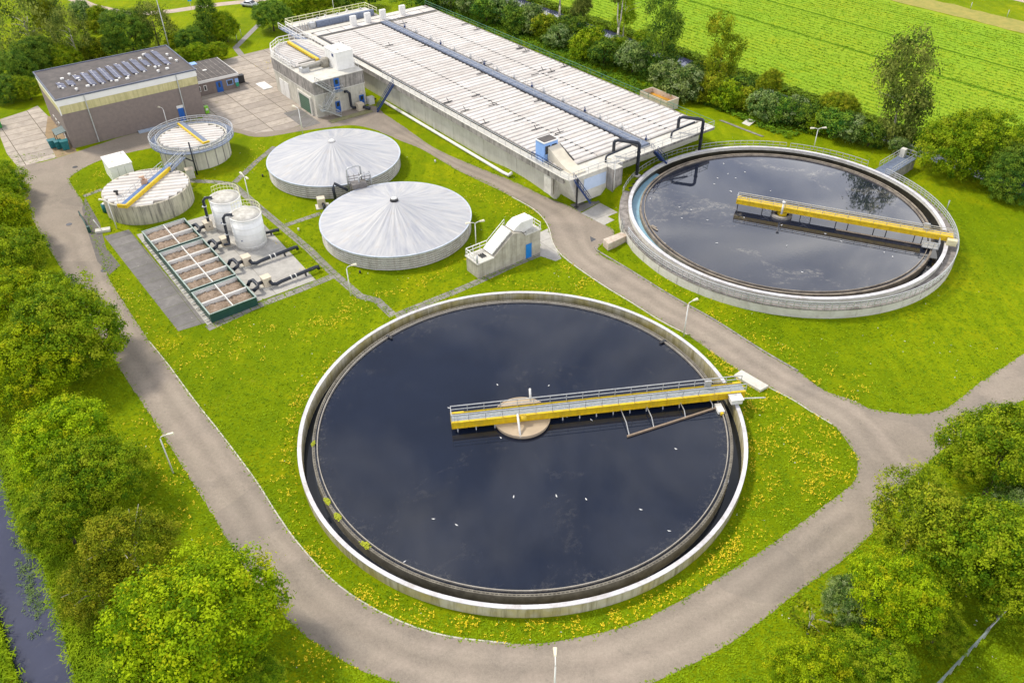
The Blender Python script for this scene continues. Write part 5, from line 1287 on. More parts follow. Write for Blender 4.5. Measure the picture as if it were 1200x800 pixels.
car('silver hatchback parked at the top edge of the picture on the far lane', 293,8, -.35)
t = thing('road_sign', 'small blue road sign on a pole beside the far track', 'sign', G(224.5,11), .2)
MB().tube([(0,0,0),(0,0,2.6)],.05).build('sign_pole', M_galv, t); MB().box(-.45,.45,-.04,.04,1.9,2.7).build('sign_panel', simple('sign_blue', (.02,.35,.75), (.02,.3,.7), 2, .4), t)
def flagpole(label, px, py, H, nm='flag_pole', cat='pole'):
    p = G(px,py); t = thing(nm, label, cat, p); MB().tube([(0,0,0),(0,0,H)],.14,8,r2=.07).build('pole_shaft', M_galv, t); MB().cyl(0,0,H,H+.2,.12,n=8).build('pole_cap', M_white, t); MB().cyl(0,0,0,.2,.3,n=12).build('pole_base', M_concl, t)
flagpole('tall thin pale mast behind the right end of the brick building', 202,70, 13)
def sapling_fence(lb, x, y): 
    p = G(x,y); t = thing('fence_post', lb, 'post', p); MB().tube([(0,0,0),(0,0,1.5)],.07,6).build('post_shaft', M_galv, t); MB().box(-.09,.09,-.09,.09,1.5,1.56).build('post_cap', M_galv, t)
sapling_fence('thin grey post beside the grey path, nearer the annex', 278,49); sapling_fence('thin grey post beside the grey path, farther from the annex', 283,43)
sapling_fence('short dark stake on the lawn to the right of the rear tank', 1109,246); sapling_fence('thin dark stake in the tan margin beyond the crop field, left one', 1137,11); sapling_fence('thin dark stake in the tan margin beyond the crop field, right one', 1180,20)
for x,y,lb in ((308,207,'small dark valve marker on the lawn left of the rear cone roofed tank'),(422,320,'small dark valve marker at the foot of the nearer cone roofed tank'),(350,270,'small white ground marker beside the path right of the white tanks'),(510,190,'small white ground marker on the lawn above the nearer cone roofed tank')):
    p = G(x,y); o = MB().cyl(0,0,0,.4,.15,.12,10).build('ground_marker', M_dark if 'dark' in lb else M_white); o.location = p; tag(o, lb, 'marker')

# ------------------------------------------------------------------ trees
def leaf_mat(name, dark, mid, light, accent=None, trans=.3):
    mt = bpy.data.materials.new(name); mt.use_nodes = True; nt = mt.node_tree; nt.nodes.clear(); q = N(nt)
    at = q.n('ShaderNodeAttribute'); at.attribute_name = 'tint'
    sp = q.n('ShaderNodeSeparateColor'); q.L(at.outputs['Color'], sp.inputs[0])
    oi = q.n('ShaderNodeObjectInfo')
    f = q.math('ADD', q.math('MULTIPLY', sp.outputs[0], .68), q.math('MULTIPLY', sp.outputs[1], .32))
    c = q.ramp(f, [(.22, dark), (.5, mid), (.80, light)])
    if accent:
        k = q.ramp(sp.outputs[2], [(.80, 0.0), (.95, .8)]); c = q.mix(k, c, accent)
    hs = q.n('ShaderNodeHueSaturation'); q.L(c, hs.inputs['Color'])
    q.L(q.math('ADD', .493, q.math('MULTIPLY', oi.outputs['Random'], .014)), hs.inputs['Hue'])
    q.L(q.math('ADD', .88, q.math('MULTIPLY', oi.outputs['Random'], .24)), hs.inputs['Value'])
    c = hs.outputs[0]
    d = q.n('ShaderNodeBsdfPrincipled'); q.L(c, d.inputs['Base Color']); d.inputs['Roughness'].default_value = .7; d.inputs['Specular IOR Level'].default_value = .06
    tr = q.n('ShaderNodeBsdfTranslucent'); q.L(c, tr.inputs[0])
    mx = q.n('ShaderNodeMixShader'); mx.inputs[0].default_value = trans; q.L(d.outputs[0], mx.inputs[1]); q.L(tr.outputs[0], mx.inputs[2])
    out = q.n('ShaderNodeOutputMaterial'); q.L(mx.outputs[0], out.inputs[0]); return mt
LM = {
 'lime': leaf_mat('lime_leaves', (.09,.18,.003), (.22,.34,.004), (.41,.52,.008), (.50,.50,.010), .30),
 'mid':  leaf_mat('mid_green_leaves', (.06,.14,.005), (.18,.285,.007), (.34,.43,.012), (.36,.40,.02), .30),
 'dark': leaf_mat('dark_green_leaves', (.03,.095,.014), (.10,.20,.018), (.22,.33,.028), (.20,.28,.03), .25),
 'teal': leaf_mat('blue_green_leaves', (.045,.11,.022), (.15,.24,.045), (.31,.40,.11), (.32,.39,.18), .25),
 'olive':leaf_mat('olive_leaves', (.08,.13,.006), (.20,.275,.010), (.38,.42,.018), (.48,.45,.03), .35),
 'grey': leaf_mat('grey_green_leaves', (.05,.095,.015), (.14,.19,.03), (.27,.31,.06), (.38,.40,.08), .30),
}
def crown(name, seed, lobes, nclump, nleaf, rc, size, mat, droop=0, inner=.72, flat=.75):
    rs = np.random.RandomState(seed)
    C = np.array([l[:3] for l in lobes], float); R = np.array([l[3:] for l in lobes], float)
    w = (R[:,0]*R[:,2]); w = w/w.sum()
    cs = []; ds = []
    while len(cs) < nclump:
        k = rs.choice(len(lobes), p=w); d = rs.normal(size=3); d /= np.linalg.norm(d)
        if d[2] < -.55: continue
        f = 1.02 + rs.normal(0, .13); f = min(1.30, max(f, inner if rs.rand() < .85 else .35))
        p = C[k] + d*R[k]*f
        q = ((p-C)/R); inside = (np.sqrt((q**2).sum(1)) < .74); inside[k] = False
        if inside.any() and rs.rand() < .85: continue
        cs.append(p); ds.append(d)
    cs = np.array(cs); ds = np.array(ds)
    n = nclump*nleaf
    ci = np.repeat(np.arange(nclump), nleaf)
    off = rs.normal(size=(n,3))*rc*np.array([1,1,flat])
    csz = (.75+.5*rs.rand(nclump))[ci][:,None]
    pos = cs[ci] + off*csz
    if droop: pos[:,2] -= rs.rand(n)**2*droop
    nrm = ds[ci]*.5 + off/rc*.35 + rs.normal(size=(n,3))*.45 + np.array([0,0,.45]); nrm /= np.linalg.norm(nrm,axis=1)[:,None]
    a = rs.normal(size=(n,3)); a -= nrm*(a*nrm).sum(1)[:,None]; a /= np.linalg.norm(a,axis=1)[:,None]
    if droop: a = a*.9 + np.array([0,0,-.45]); a /= np.linalg.norm(a,axis=1)[:,None]
    b = np.cross(nrm, a); s = size*(.45+1.1*rs.rand(n))[:,None]
    el = 1.25 if not droop else 1.8
    v = np.stack([pos-a*s*el*.5, pos+b*s*.42, pos+a*s*el*.5, pos-b*s*.42], 1).reshape(-1,3)
    me = bpy.data.meshes.new(name); me.vertices.add(4*n); me.vertices.foreach_set('co', v.ravel())
    me.loops.add(4*n); me.loops.foreach_set('vertex_index', np.arange(4*n)); me.polygons.add(n)
    me.polygons.foreach_set('loop_start', np.arange(0,4*n,4)); me.polygons.foreach_set('loop_total', np.full(n,4))
    ct = rs.rand(nclump)[ci]; col = np.ones((n,4)); col[:,0] = ct; col[:,1] = rs.rand(n); col[:,2] = rs.rand(nclump)[ci]
    at = me.attributes.new('tint','FLOAT_COLOR','FACE'); at.data.foreach_set('color', col.ravel())
    me.materials.append(mat); me.update(); return me
def lobes(seed, R, H, n=9, lr=.5):
    rs = np.random.RandomState(seed); out = [(0,0,0,R*.78,R*.78,H*.42)]
    for i in range(n):
        a = 2*PI*(i+rs.rand()*.7)/n; z = rs.uniform(-.30,.28)*H; rr = R*(1-lr*.72)*math.sqrt(max(.1,1-(z/(H*.5))**2))*rs.uniform(.75,1.05)
        q = R*lr*rs.uniform(.7,1.1); q *= rs.uniform(.8,1.15); out.append((rr*math.cos(a), rr*math.sin(a), z, q, q, q*rs.uniform(.7,1.1)))
    for i in range(3):
        a = rs.rand()*2*PI; out.append((R*.3*math.cos(a), R*.3*math.sin(a), H*.30, R*.42, R*.42, H*.2))
    return out
PROTO = {}
def proto(kind, size, var):
    k = (kind, size, var)
    if k in PROTO: return PROTO[k]
    sd = hash((len(kind)*7+ord(kind[0])*3+ord(kind[1]), 1 if size == 'L' else 2, var)) % 100000
    sd = (ord(kind[0])*131+ord(kind[1])*17+(1 if size=='L' else 2)*7+var*3) % 9973
    if size == 'L': me = crown('crown', sd, lobes(sd, 5, 8.4, 13), 860, 56, .27, .155, LM[kind])
    elif size == 'B': me = crown('crown', sd, lobes(sd, 5, 9, 12, .40), 620, 44, .30, .15, LM[kind], droop=.7, inner=.6)
    elif size == 'O': me = crown('crown', sd, lobes(sd, 5, 9, 12, .40), 240, 40, .40, .17, LM[kind], droop=.9, inner=.4)
    elif size == 'C':
        lb = [(0,0,-3.2+z*1.25,2.9*(1-z/7.2)+.25,2.9*(1-z/7.2)+.25,1.2) for z in range(7)]
        me = crown('crown', sd, lb, 440, 36, .26, .18, LM[kind])
    elif size == 'T': me = crown('crown', sd, [(random.uniform(-1,1)*.9,random.uniform(-1,1)*.9,z*1.3-4.5,2.0+.5*math.sin(z*1.7),2.0+.5*math.cos(z*2.1),1.5) for z in range(8)], 300, 40, .34, .16, LM[kind], droop=.5, inner=.35)
    else: me = crown('crown', sd, lobes(sd, 2.3, 3.8, 7, .48), 260, 34, .21, .17, LM[kind])
    PROTO[k] = (me, {'L':5.0,'B':5.0,'O':5.0,'C':3.1,'T':2.6,'S':2.3}[size]); return PROTO[k]
trunk_cache = {}
def trunk_mesh(H, r, mat, limbs, seed, reach=0):
    rs = random.Random(seed); g = MB()
    pts = [(0,0,-.05),(rs.uniform(-.1,.1),rs.uniform(-.1,.1),H*.35),(rs.uniform(-.25,.25),rs.uniform(-.25,.25),H*.7),(0,0,H)]
    g.tube(pts, r, 7, r2=r*.45)
    for i in range(limbs):
        a = rs.uniform(0,2*PI); z = H*rs.uniform(.45,.85); L = rs.uniform(.35,.6)*H if not reach else reach*rs.uniform(.7,1.1)
        up = .42 if not reach else rs.uniform(.55,.95)
        g.tube([(0,0,z),(math.cos(a)*L*.4,math.sin(a)*L*.4,z+L*up*.6),(math.cos(a+.2)*L*.85,math.sin(a+.2)*L*.85,z+L*up)], r*(.4 if not reach else .32), 5, r2=r*.12)
    return g.mesh('trunk', mat)
TI = [0]
def tree(kind, size, px, py, rpx, zc, label, asp=1.0, name='tree', cat='tree', group=None, bark=None, limbs=5, bright=None):
    TI[0] += 1; i = TI[0]; var = i % 3 if size == 'L' else i % 2
    me, R0 = proto(kind, size, var)
    p = G(px, py, zc); R = rpx*{'S':1.0,'L':.90,'B':.88,'O':.95}.get(size,1)/ppm(p); s = R/R0
    z0 = Hg(p.x, p.y)
    t = thing(name, label, cat, (p.x,p.y,z0), (i*2.399) % 6.283, group)
    c = bpy.data.objects.new('crown', me); COL.objects.link(c); c.parent = t
    c.location = (0,0,zc-z0); c.scale = (s,s,s*asp)
    bk = bark or M_bark
    tr = bpy.data.objects.new('trunk', trunk_mesh(max(.8,zc-z0+(R*.2)), .035*R+.06, bk, limbs, i, R if size == 'B' else 0)); COL.objects.link(tr); tr.parent = t
    return t
def shrub(kind, px, py, rpx, label, zk=.75, asp=1.0, group=None):
    p = G(px, py, 1.5); R = rpx/ppm(p)
    return tree(kind, 'S', px, py, rpx, max(.6, R*zk), label, asp, 'shrub', 'shrub', group, limbs=3)
random.seed(21)
GL = 'trees along the left road'
tree('mid','L', -16,216,40,3.5,'bushy green tree at the very top of the left row, by the road bend',.9,group=GL)
tree('lime','L', -6,262,48,4.0,'yellow-green tree second from the top in the left row beside the road',.9,group=GL)
tree('mid','L', 8,308,52,4.2,'rounded mid-green tree below the second tree of the left row',.9,group=GL)
tree('lime','L', 14,352,50,4.2,'bright yellow-green tree half cut by the left picture edge beside the largest upper tree',.9,group=GL)
tree('mid','L', 80,392,66,4.6,'large dark-bottomed tree in the left row whose crown reaches over the road',1.0,group=GL)
tree('lime','L', 28,432,62,4.4,'broad light green tree at the left picture edge below the largest upper tree',.9,group=GL)
tree('lime','L', 72,520,62,4.8,'yellow-green tree left of the leaning lamp post',.95,group=GL)
tree('mid','L', 112,558,56,4.4,'mid-green tree between the leaning lamp post and the ditch',.95,group=GL)
tree('mid','L', 70,602,46,4.0,'dense mid-green tree beside the ditch, above the white branched tree',.9,group=GL)
tree('olive','B', 150,640,62,4.6,'feathery olive tree with bare white branches beside the bright bottom tree',.8,group=GL,bark=M_birch,limbs=9)
tree('olive','B', 112,690,52,3.6,'low feathery olive tree leaning over the ditch bank',.7,group=GL,bark=M_birch,limbs=9)
tree('lime','L', 232,728,98,5.6,'huge bright yellow-green round tree at the bottom left of the picture',.85,group=GL)
tree('mid','L', 178,790,60,4.2,'blue-green tree at the bottom picture edge under the huge bright tree',.8,group=GL)
tree('mid','L', 300,800,38,3.0,'small yellow-tipped tree at the bottom edge right of the huge bright tree',.8,group=GL)
GR = 'trees in the lower right corner'
tree('mid','L', 1178,532,70,5.6,'large fresh green tree reaching over the road at the right picture edge',.95,group=GR)
tree('olive','B', 1078,604,62,5.2,'feathery yellow-green tree with pale branches beside the lower right road',.9,group=GR,bark=M_birch,limbs=9)
tree('mid','L', 1150,640,72,5.2,'broad deep green tree in the middle of the lower right clump',.95,group=GR)
tree('teal','L', 1200,600,42,4.2,'grey-green tree between the two largest trees at the right picture edge',.95,group=GR)
tree('mid','L', 1190,690,50,4.0,'mid-green tree low at the right picture edge above the guard rail',.9,group=GR)
tree('lime','L', 1050,702,58,4.8,'rounded lime green tree in front of the deep green clump',1.0,group=GR)
tree('teal','L', 1000,705,34,3.6,'slim grey-green tree tucked left of the rounded lime tree',1.2,group=GR)
tree('mid','L', 1022,768,46,2.8,'low green bush-like tree below the rounded lime tree',.8,group=GR)
tree('mid','L', 1100,735,34,2.6,'small mid-green tree between the lime tree and the guard rail',.9,group=GR)
tree('lime','L', 950,796,52,4.0,'bright lime tree cut by the bottom picture edge at lower right',.9,group=GR)
def sapling():
    p = G(946,742); t = thing('sapling', 'thin almost leafless sapling on the grass left of the lower right trees', 'sapling', p)
    g = MB(); g.tube([(0,0,0),(-.05,.1,1.3),(0,.2,2.4)],.09,6,r2=.03)
    rs = random.Random(4)
    for k in range(7):
        a = rs.uniform(0,6.3); z = rs.uniform(1.0,2.2); L = rs.uniform(.8,1.5); g.tube([(0,.1,z),(math.cos(a)*L*.5,math.sin(a)*L*.5,z+.4),(math.cos(a)*L,math.sin(a)*L,z+.5)],.035,5,r2=.012)
    g.build('trunk', M_birch, t)
    me = crown('crown', 77, [(0,0,2.3,1.5,1.5,.8)], 60, 9, .22, .2, LM['olive'], inner=.3); c = bpy.data.objects.new('crown', me); COL.objects.link(c); c.parent = t
sapling()
GC = 'hedge shrubs along the canal'
hedge = [('teal',552,4,17),('dark',570,14,17),('teal',590,12,19),('dark',606,26,17),('teal',622,24,19),('olive',640,33,17),('teal',655,44,15),('dark',668,36,18),('mid',690,52,22),('dark',708,64,18),
 ('mid',724,58,17),('teal',742,70,21),('mid',758,52,16),('teal',782,92,21),('teal',803,100,23),('dark',820,88,17),('olive',833,105,20),('mid',852,112,19),('dark',868,104,17),('olive',876,118,15),
 ('teal',897,126,20),('dark',915,130,18),('teal',930,130,18),('dark',947,137,17),('mid',962,143,16),('dark',980,147,20),('teal',1000,152,19),('dark',1020,160,16)]
hn = {'teal':'blue-green','dark':'dark green','olive':'olive','mid':'mid-green','lime':'lime green'}
near = ['behind the far end of the basin roof','behind the basin roof','behind the middle of the basin roof','behind the basin roof near the pale skip','near the skip container','on the lawn behind the rear tank']
for i,(k,x,y,r) in enumerate(hedge):
    w = 'behind the covered basin' if x < 800 else 'behind the rear tank lawn'
    shrub(k, x, y, r, '%s shrub in the canal hedge %s, %s from the left' % (hn[k], w, ['1st','2nd','3rd','4th','5th','6th','7th','8th','9th','10th','11th','12th','13th','14th','15th','16th','17th','18th','19th','20th','21st','22nd','23rd','24th','25th','26th','27th','28th'][i]), group=GC)
shrub('teal',1054,172,11,'pale grey-green bush beside the concrete platform behind the rear tank')
tree('dark','T',776,52,21,6.5,'tall dark narrow tree standing in the canal hedge behind the basin',1.25)
tree('olive','T',845,72,19,5.5,'tall yellow-green narrow tree in the canal hedge near the skip',1.25)
tree('olive','L',902,98,16,4.2,'small olive tree in the hedge above the rear tank left half',1.2)
tree('olive','L',984,128,24,3.6,'olive topped tree in the hedge between lamp post and grey-green birch',1.0)
tree('grey','T',1056,118,30,6.5,'tall grey-green birch with drooping crown behind the rear tank',1.15,bark=M_birch)
tree('mid','L',1132,172,54,4.2,'broad dark-green round tree at the right behind the rear tank',.95)
tree('dark','L',1192,205,40,3.4,'dark round tree at the right picture edge behind the rear tank',.95)
tree('mid','L',1205,175,34,3.4,'smaller green tree at the right picture edge beside the broad round tree',.95)
tree('grey','T',680,12,10,6.0,'slim grey-green tree with pale trunk above the canal hedge',1.5,bark=M_birch)
tree('mid','T',733,2,12,9.0,'tall thin crowned birch whose white forked trunk rises above the hedge',1.2,bark=M_birch)
def btrunk(label, px, py, H, fork):
    p = G(px,py); t = thing('birch_tree', label, 'birch tree', p)
    g = MB().tube([(0,0,0),(.1,0,H*.5)],.28,8,r2=.2)
    if fork:
        for s_ in (-1,1): g.tube([(.1,0,H*.5),(.1+s_*.35,0,H*.65),(.1+s_*.5,0,H)],.17,7,r2=.08)
    else: g.tube([(.1,0,H*.5),(.0,0,H)],.2,8,r2=.1)
    g.build('trunk', M_birch, t)
    me, R0 = proto('grey','S',0); c = bpy.data.objects.new('crown', me); COL.objects.link(c); c.parent = t; c.location = (0,0,H+.6); c.scale = (.8,.8,.9)
btrunk('white forked birch trunk in front of the canal hedge behind the basin', 722,66, 12, True)
btrunk('thin straight white birch trunk rising from the hedge left of the forked one', 655,33, 10, False)
btrunk('short pale birch trunk in the hedge between the straight and the forked trunks', 681,46, 6, False)
# upper left wood edge
GU = 'trees behind the brick building'
tree('grey','O',30,30,44,6.0,'tall grey-green birch with white stems in the top left corner',1.25,group=GU,bark=M_birch,limbs=12)
tree('grey','O',82,38,24,6.5,'narrow olive-grey birch beside the top left corner birch',1.3,group=GU,bark=M_birch)
tree('olive','O',54,20,18,7.0,'light olive birch between the two tall birches at top left',1.2,group=GU,bark=M_birch)
tree('dark','L',44,66,30,3.2,'dark green tree behind the left end of the brick building roof',.9,group=GU)
tree('mid','L',75,68,19,2.6,'mid-green bush-like tree directly behind the left half of the brick roof',.9,group=GU)
tree('dark','L',18,82,26,2.8,'dark tree at the left picture edge above the yard slabs',.9,group=GU)
tree('dark','L',8,104,22,2.4,'low dark tree at the left picture edge beside the yard slabs',.9,group=GU)
tree('mid','L',32,104,18,2.2,'low mid-green bush at the grass edge above the yard slabs',.9,group=GU)
tree('dark','L',150,38,30,4.6,'large dark green tree behind the middle of the brick building roof',1.05,group=GU)
tree('grey','O',180,30,28,5.0,'grey-green loose tree left of the tall mast',1.1,group=GU)
tree('dark','L',134,52,16,3.0,'small dark tree at the left foot of the large dark tree',.9,group=GU)
tree('dark','C',243,22,18,5.0,'dark pointed conifer between the mast and the far lawn',1.25,group=GU)
tree('mid','L',263,30,17,3.6,'rounded green tree touching the right side of the pointed conifer',1.1,group=GU)
tree('dark','L',222,48,20,3.0,'dark bushy tree right of the tall mast',.9,group=GU)
tree('mid','S',208,52,14,2.0,'small mid-green bush at the foot of the mast',.9,group=GU)
tree('mid','L',232,62,16,2.0,'low mid-green bush behind the brick annex roof',.8,group=GU)
tree('mid','L',252,60,15,2.0,'low rounded bush right behind the annex by the grey path',.8,group=GU)
tree('mid','L',214,66,14,2.0,'low bush between the big brick roof and the annex',.8,group=GU)
tree('dark','L',318,18,24,3.6,'dark spreading tree at the top edge beside the grey path',.85,group=GU)
tree('mid','L',346,6,20,3.4,'green tree at the top edge right of the dark spreading tree',.85,group=GU)
tree('mid','L',372,4,20,3.0,'bright green tree at the top edge behind the rear platform',.8,group=GU)
tree('dark','L',405,0,18,3.0,'dark tree at the top edge behind the rear platform lamp',.8,group=GU)
tree('dark','L',432,-6,16,3.0,'dark tree at the top edge left of the lawn behind the basin',.8,group=GU)
for k,x,y,r,lb in (('teal',96,14,13,'pale green shrub below the far track at top left'),('mid',116,18,12,'mid-green shrub below the far track, right of the pale one'),('teal',128,24,11,'grey-green shrub just left of the large dark tree'),('olive',110,32,8,'reddish flowering low shrub on the lawn at top left'),('olive',104,58,14,'low olive scrub behind the middle of the brick roof edge'),('olive',120,58,12,'low olive scrub beside the large dark tree foot'),('dark',500,-4,16,'dark shrub at the top edge above the basin end'),('teal',528,-2,16,'blue-green shrub at the top edge left of the canal hedge'),('mid',700,212,3.2,'tiny weed bush beside the pale blue folding doors'),('mid',716,206,3,'tiny green weed clump left of the double headed lamp by the basin')):
    shrub(k,x,y,r,lb)

# ------------------------------------------------------------------ ground cover
def scatter(name, pts, mat, size, hh, tuft=4, kind='stuff', thin=0):
    rs = np.random.RandomState(len(pts)); P_ = np.array(pts, float); n = len(P_)*tuft
    c = np.repeat(P_, tuft, 0); c[:,:2] += rs.normal(size=(n,2))*size*.9; c[:,2] += rs.rand(n)*hh
    a = rs.normal(size=(n,3))*np.array([1,1,.35]); a /= np.linalg.norm(a,axis=1)[:,None]
    b = np.cross(a, rs.normal(size=(n,3))*.35+np.array([0,0,1.])); b /= np.linalg.norm(b,axis=1)[:,None]
    s = (size*(.5+rs.rand(n)))[:,None]
    if thin: b = b*thin; a = a*.22
    v = np.stack([c-a*s*.5-b*s*.4, c+a*s*.5-b*s*.4, c+a*s*.5+b*s*.4, c-a*s*.5+b*s*.4],1).reshape(-1,3)
    me = bpy.data.meshes.new(name); me.vertices.add(4*n); me.vertices.foreach_set('co', v.ravel()); me.loops.add(4*n); me.loops.foreach_set('vertex_index', np.arange(4*n)); me.polygons.add(n)
    me.polygons.foreach_set('loop_start', np.arange(0,4*n,4)); me.polygons.foreach_set('loop_total', np.full(n,4)); me.materials.append(mat); me.update()
    o = bpy.data.objects.new(name, me); COL.objects.link(o); o['kind'] = kind; return o
from mathutils import noise as mnoise
inner_np = np.array([(p.x,p.y) for p in inner_w]); outer_np = np.array([(p.x,p.y) for p in outer_w])
def inpoly(poly, x, y):
    X, Y = poly[:,0], poly[:,1]; X2, Y2 = np.roll(X,-1), np.roll(Y,-1)
    c = ((Y > y) != (Y2 > y)) & (x < (X2-X)*(y-Y)/(Y2-Y+1e-12)+X); return bool(c.sum() % 2)
ditch_np = np.array([(p.x,p.y) for p in ditch])
def on_grass(x, y):
    if x < -30 and inpoly(ditch_np, x, y): return False
    if (Vector((x,y))-AC).length < AR+.3 or (Vector((x,y))-BC).length < BR+1.5: return False
    return (not inpoly(outer_np, x, y)) or inpoly(inner_np, x, y)
def band(pix, w, n, thr=.0, sc=.5):
    L = gp(pix); out = []; segs = [(a,b,(b-a).length) for a,b in zip(L[:-1],L[1:])]; T = sum(s[2] for s in segs)
    tries = 0
    n = int(n*.40)
    while len(out) < n and tries < n*12:
        tries += 1; r = random.uniform(0,T)
        for a,b,l in segs:
            if r <= l: break
            r -= l
        d = (b-a)/max(l,1e-6); p = a+d*r+Vector((-d.y,d.x))*random.gauss(0,w*.75)
        if mnoise.noise(Vector((p.x*sc,p.y*sc,3.1))) + .35*mnoise.noise(Vector((p.x*2.1,p.y*2.1,9))) < thr + random.gauss(0,.24): continue
        if on_grass(p.x,p.y): out.append((p.x,p.y,Hg(p.x,p.y)+.05))
    return out
F = []
F += band([(398,410),(375,430),(350,470),(340,505),(333,545),(340,590),(358,630)], .9, 520, .02)
F += band([(350,640),(385,672),(420,690),(460,712),(520,730),(600,738),(680,733),(740,717),(800,690),(850,655),(885,610)], 1.1, 1500, .04)
F += band([(885,600),(905,540),(900,480),(870,440)], 2.4, 900, .10)
F += band([(925,455),(965,490),(985,540),(950,590)], 3.2, 900, .12)
F += band([(345,398),(385,375),(430,355)], 1.4, 420, .0)
F += band([(440,345),(490,335),(555,302)], 1.0, 260, .0)
F += band([(535,215),(560,225),(600,240),(620,262)], 2.0, 420, .05)
F += band([(200,440),(235,415),(290,405),(330,392)], 3.0, 480, .12)
F += band([(135,330),(165,365),(200,410)], 1.3, 220, .05)
F += band([(160,480),(190,540),(235,600),(270,660)], 2.2, 420, .08)
F += band([(335,760),(370,775),(410,800)], 2.0, 220, .05)
F += band([(770,325),(810,365),(870,385),(950,430),(1020,455)], 2.0, 520, .1)
F += band([(640,345),(690,335),(650,310),(740,360)], 1.8, 300, .1)
F += band([(305,80),(340,65),(370,48)], 2.0, 260, .0)
F += band([(96,230),(108,205),(150,195)], 1.5, 160, .05)
F += band([(698,82),(712,86)], 1.0, 60, .0); F += band([(695,222),(720,218),(735,225)], 1.4, 120, .0)
F += band([(290,170),(305,178),(300,200)], 1.5, 140, .0)
F += band([(300,262),(340,300),(372,318)], 1.0, 70, .0)
F += band([(560,318),(600,330),(660,350),(740,390)], 1.4, 200, .1)
F += band([(830,410),(850,425),(880,470)], .8, 380, .0)
F += band([(103,33),(118,35)], .8, 60, -1)
scatter('wildflowers', F, simple('yellow_petals', (.82,.62,.004), (.72,.52,.004), 3, .7), .07, .22, 4)
W_ = []
for _ in range(900):
    x = random.uniform(-60,60); y = random.uniform(30,130)
    if on_grass(x,y) and mnoise.noise(Vector((x*.12,y*.12,8))) > -.1: W_.append((x,y,.04+Hg(x,y)))
scatter('daisies', W_, simple('white_petals', (.75,.74,.66), (.65,.62,.5), 3, .7), .07, .05, 2)
# longer grass tufts, thick on the ditch banks and thin on the lawns
T_ = []
dr = smooth_line(ditch_r, .5)
for p in dr:
    for _ in range(40):
        q = p+Vector((random.uniform(-.1,2.6), random.uniform(-.8,.8))); T_.append((q.x,q.y,.05))
for p in smooth_line(ditch_l, .5):
    for _ in range(24): q = p+Vector((random.uniform(-4,.0), random.uniform(-.8,.8))); T_.append((q.x,q.y,.05))
scatter('bank_grass', T_, leaf_mat('bank_grass_blades', (.10,.20,.01), (.22,.36,.012), (.34,.46,.02)) if False else simple('bank_grass_blades', (.27,.38,.008), (.11,.20,.006), .9, .8, spec=.05), .22, .45, 5, thin=2.2)
T_ = []
while len(T_) < 52000:
    px_ = random.uniform(0,1200); py_ = random.uniform(180,800)
    p = G(px_,py_)
    if not on_grass(p.x,p.y): continue
    T_.append((p.x,p.y,Hg(p.x,p.y)))
for L_ in (inner_w, outer_w):
    for p in L_:
        for _ in range(3):
            x = p.x+random.gauss(0,.16); y = p.y+random.gauss(0,.16)
            if 30 < y < 125: T_.append((x,y,Hg(x,y)))
pads = [gp(q) for q in ([(633,300),(633,272),(642,268),(646,280),(658,303),(651,306)],[(668,240),(697,232),(703,237),(680,249)],[(122,277),(151,269),(242,378),(209,388)],[(370,328),(300,354),(243,381),(160,275),(288,240)],[(681,250),(703,238),(724,249),(712,254),(720,258),(708,264)])]
pads = [np.array([(p.x,p.y) for p in q]) for q in pads]
T_ = [p for p in T_ if not any(inpoly(q,p[0],p[1]) for q in pads)]
scatter('grass', T_, simple('lawn_blades', (.25,.35,.006), (.12,.215,.005), .7, .8, spec=.05), .11, .06, 3)
# reeds and floating weed in the ditch
R_ = []
for (x0,y0),(x1,y1),n,w in (((27,658),(46,722),150,.35),((20,632),(24,640),14,.3),((34,745),(52,738),12,.4),((0,735),(10,775),80,.3)):
    for _ in range(n):
        k = random.random(); p = G(x0+(x1-x0)*k, y0+(y1-y0)*k, -.75); R_.append((p.x+random.gauss(0,w),p.y+random.gauss(0,w),-.73))
scatter('reeds', R_, simple('reed_green', (.17,.26,.05), (.08,.15,.03), 1, .8), .16, .22, 5, thin=1.6)
U_ = []
while len(U_) < 9000:
    u = random.uniform(34.5,58); v = random.uniform(-4,112)
    if u < 46 and v < 26: continue
    if u < 40+3*mnoise.noise(Vector((v*.2,0,1))) and random.random() < .6: continue
    p = bl(u,v); U_.append((p.x,p.y,Hg(p.x,p.y)))
scatter('undergrowth', U_, simple('fern_leaves', (.14,.25,.010), (.06,.14,.012), .35, .8, spec=.05), .26, .55, 5)
U_ = []
for _ in range(5200):
    u = random.uniform(63.5,66.2); v = random.uniform(-60,125); p = bl(u,v); U_.append((p.x,p.y,.0))
scatter('bank_grass', U_, simple('olive_bank_grass', (.17,.24,.012), (.08,.15,.010), .4, .8, spec=.05), .30, .7, 5)
# field: a little relief of leaf rows plus darker wheel tracks
def btrack(u, w):
    L = [bl(u+random.gauss(0,.05), v) for v in np.arange(-60,140,1.2)]; g = MB(); n = len(L)
    l = [p-BU*(w/2+random.uniform(-.15,.15)) for p in L]; r = [p+BU*(w/2+random.uniform(-.15,.15)) for p in L]
    g.add([(p.x,p.y,.045) for p in l]+[(p.x,p.y,.045) for p in r],[(i,i+1,n+i+1,n+i)[::-1] for i in range(n-1)])
    tag(g.build('field_track', simple('crushed_dark_crop', (.10,.19,.006), (.06,.13,.006), 1.2, .9, spec=.02)), kind='structure')
btrack(94.9, .9); btrack(110.4, .8); btrack(126, .5)
C_ = []
for _ in range(40000):
    u = 65.7+1.5*int(random.uniform(0,45))+random.gauss(0,.22); v = random.uniform(-45,110); p = bl(u,v)
    if min(abs(u-94.9),abs(u-110.4)) < .5 : continue
    C_.append((p.x,p.y,.06))
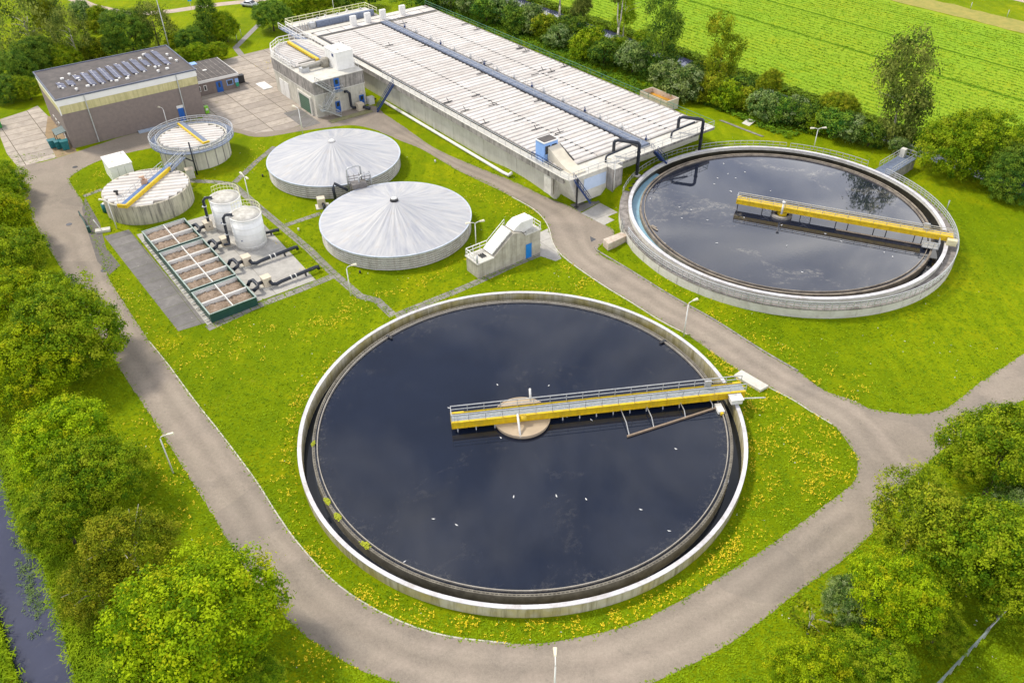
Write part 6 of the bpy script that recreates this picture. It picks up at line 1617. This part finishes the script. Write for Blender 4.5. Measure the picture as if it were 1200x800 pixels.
scatter('crop_plants', C_, simple('crop_foliage', (.30,.46,.03), (.19,.35,.02), .4, .8, spec=.05), .20, .06, 3)

# ------------------------------------------------------------------ light
w = bpy.data.worlds.new('World'); sc.world = w; w.use_nodes = True; nt = w.node_tree; nt.nodes.clear(); q = N(nt)
SAZ, SEL = math.radians(-62), math.radians(52)
sky = q.n('ShaderNodeTexSky'); sky.sky_type = 'NISHITA'; sky.sun_disc = False; sky.sun_elevation = SEL; sky.sun_rotation = SAZ; sky.air_density = 1.0; sky.dust_density = 1.5
nv = q.tc.node.outputs['Generated']
mp = q.map(nv, (1.6,1.6,3.0)); f = q.noise(1.5, 7, .58, mp, .6)
k = q.ramp(f, [(.32, .55), (.50, 1.0)])
cl = q.ramp(q.noise(2.2, 6, .6, mp, .6), [(.36, (4.2,4.7,6.2)), (.50, (8.8,9.0,9.8)), (.64, (15.0,14.7,14.4))])
sz = q.n('ShaderNodeSeparateXYZ'); q.L(nv, sz.inputs[0])
hb = q.ramp(sz.outputs[2], [(.40, 2.1), (.62, .95)])      # brighter cloud low over the horizon
cl = q.mix(1.0, cl, hb, 'MULTIPLY')
cm = q.mix(k, sky.outputs[0], cl)
bg = q.n('ShaderNodeBackground'); q.L(cm, bg.inputs[0]); bg.inputs[1].default_value = .075
out = q.n('ShaderNodeOutputWorld'); q.L(bg.outputs[0], out.inputs[0])
sl_ = bpy.data.lights.new('sun','SUN'); sl_.energy = 2.6; sl_.angle = math.radians(9); sl_.color = (1,.93,.80)
so = bpy.data.objects.new('sun', sl_); COL.objects.link(so)
sd = Vector((math.sin(SAZ)*math.cos(SEL), math.cos(SAZ)*math.cos(SEL), math.sin(SEL)))
so.rotation_euler = (-sd).to_track_quat('-Z','Y').to_euler(); so.location = (0,0,80)
vs_ = sc.view_settings; vs_.view_transform = 'Standard'; vs_.look = 'None'; vs_.exposure = 0.36; vs_.gamma = 1.0; vs_.use_curve_mapping = False
sc.cycles.max_bounces = 6; sc.cycles.diffuse_bounces = 3; sc.cycles.glossy_bounces = 3; sc.cycles.transmission_bounces = 3; sc.cycles.transparent_max_bounces = 6
sc.cycles.caustics_reflective = False; sc.cycles.caustics_refractive = False
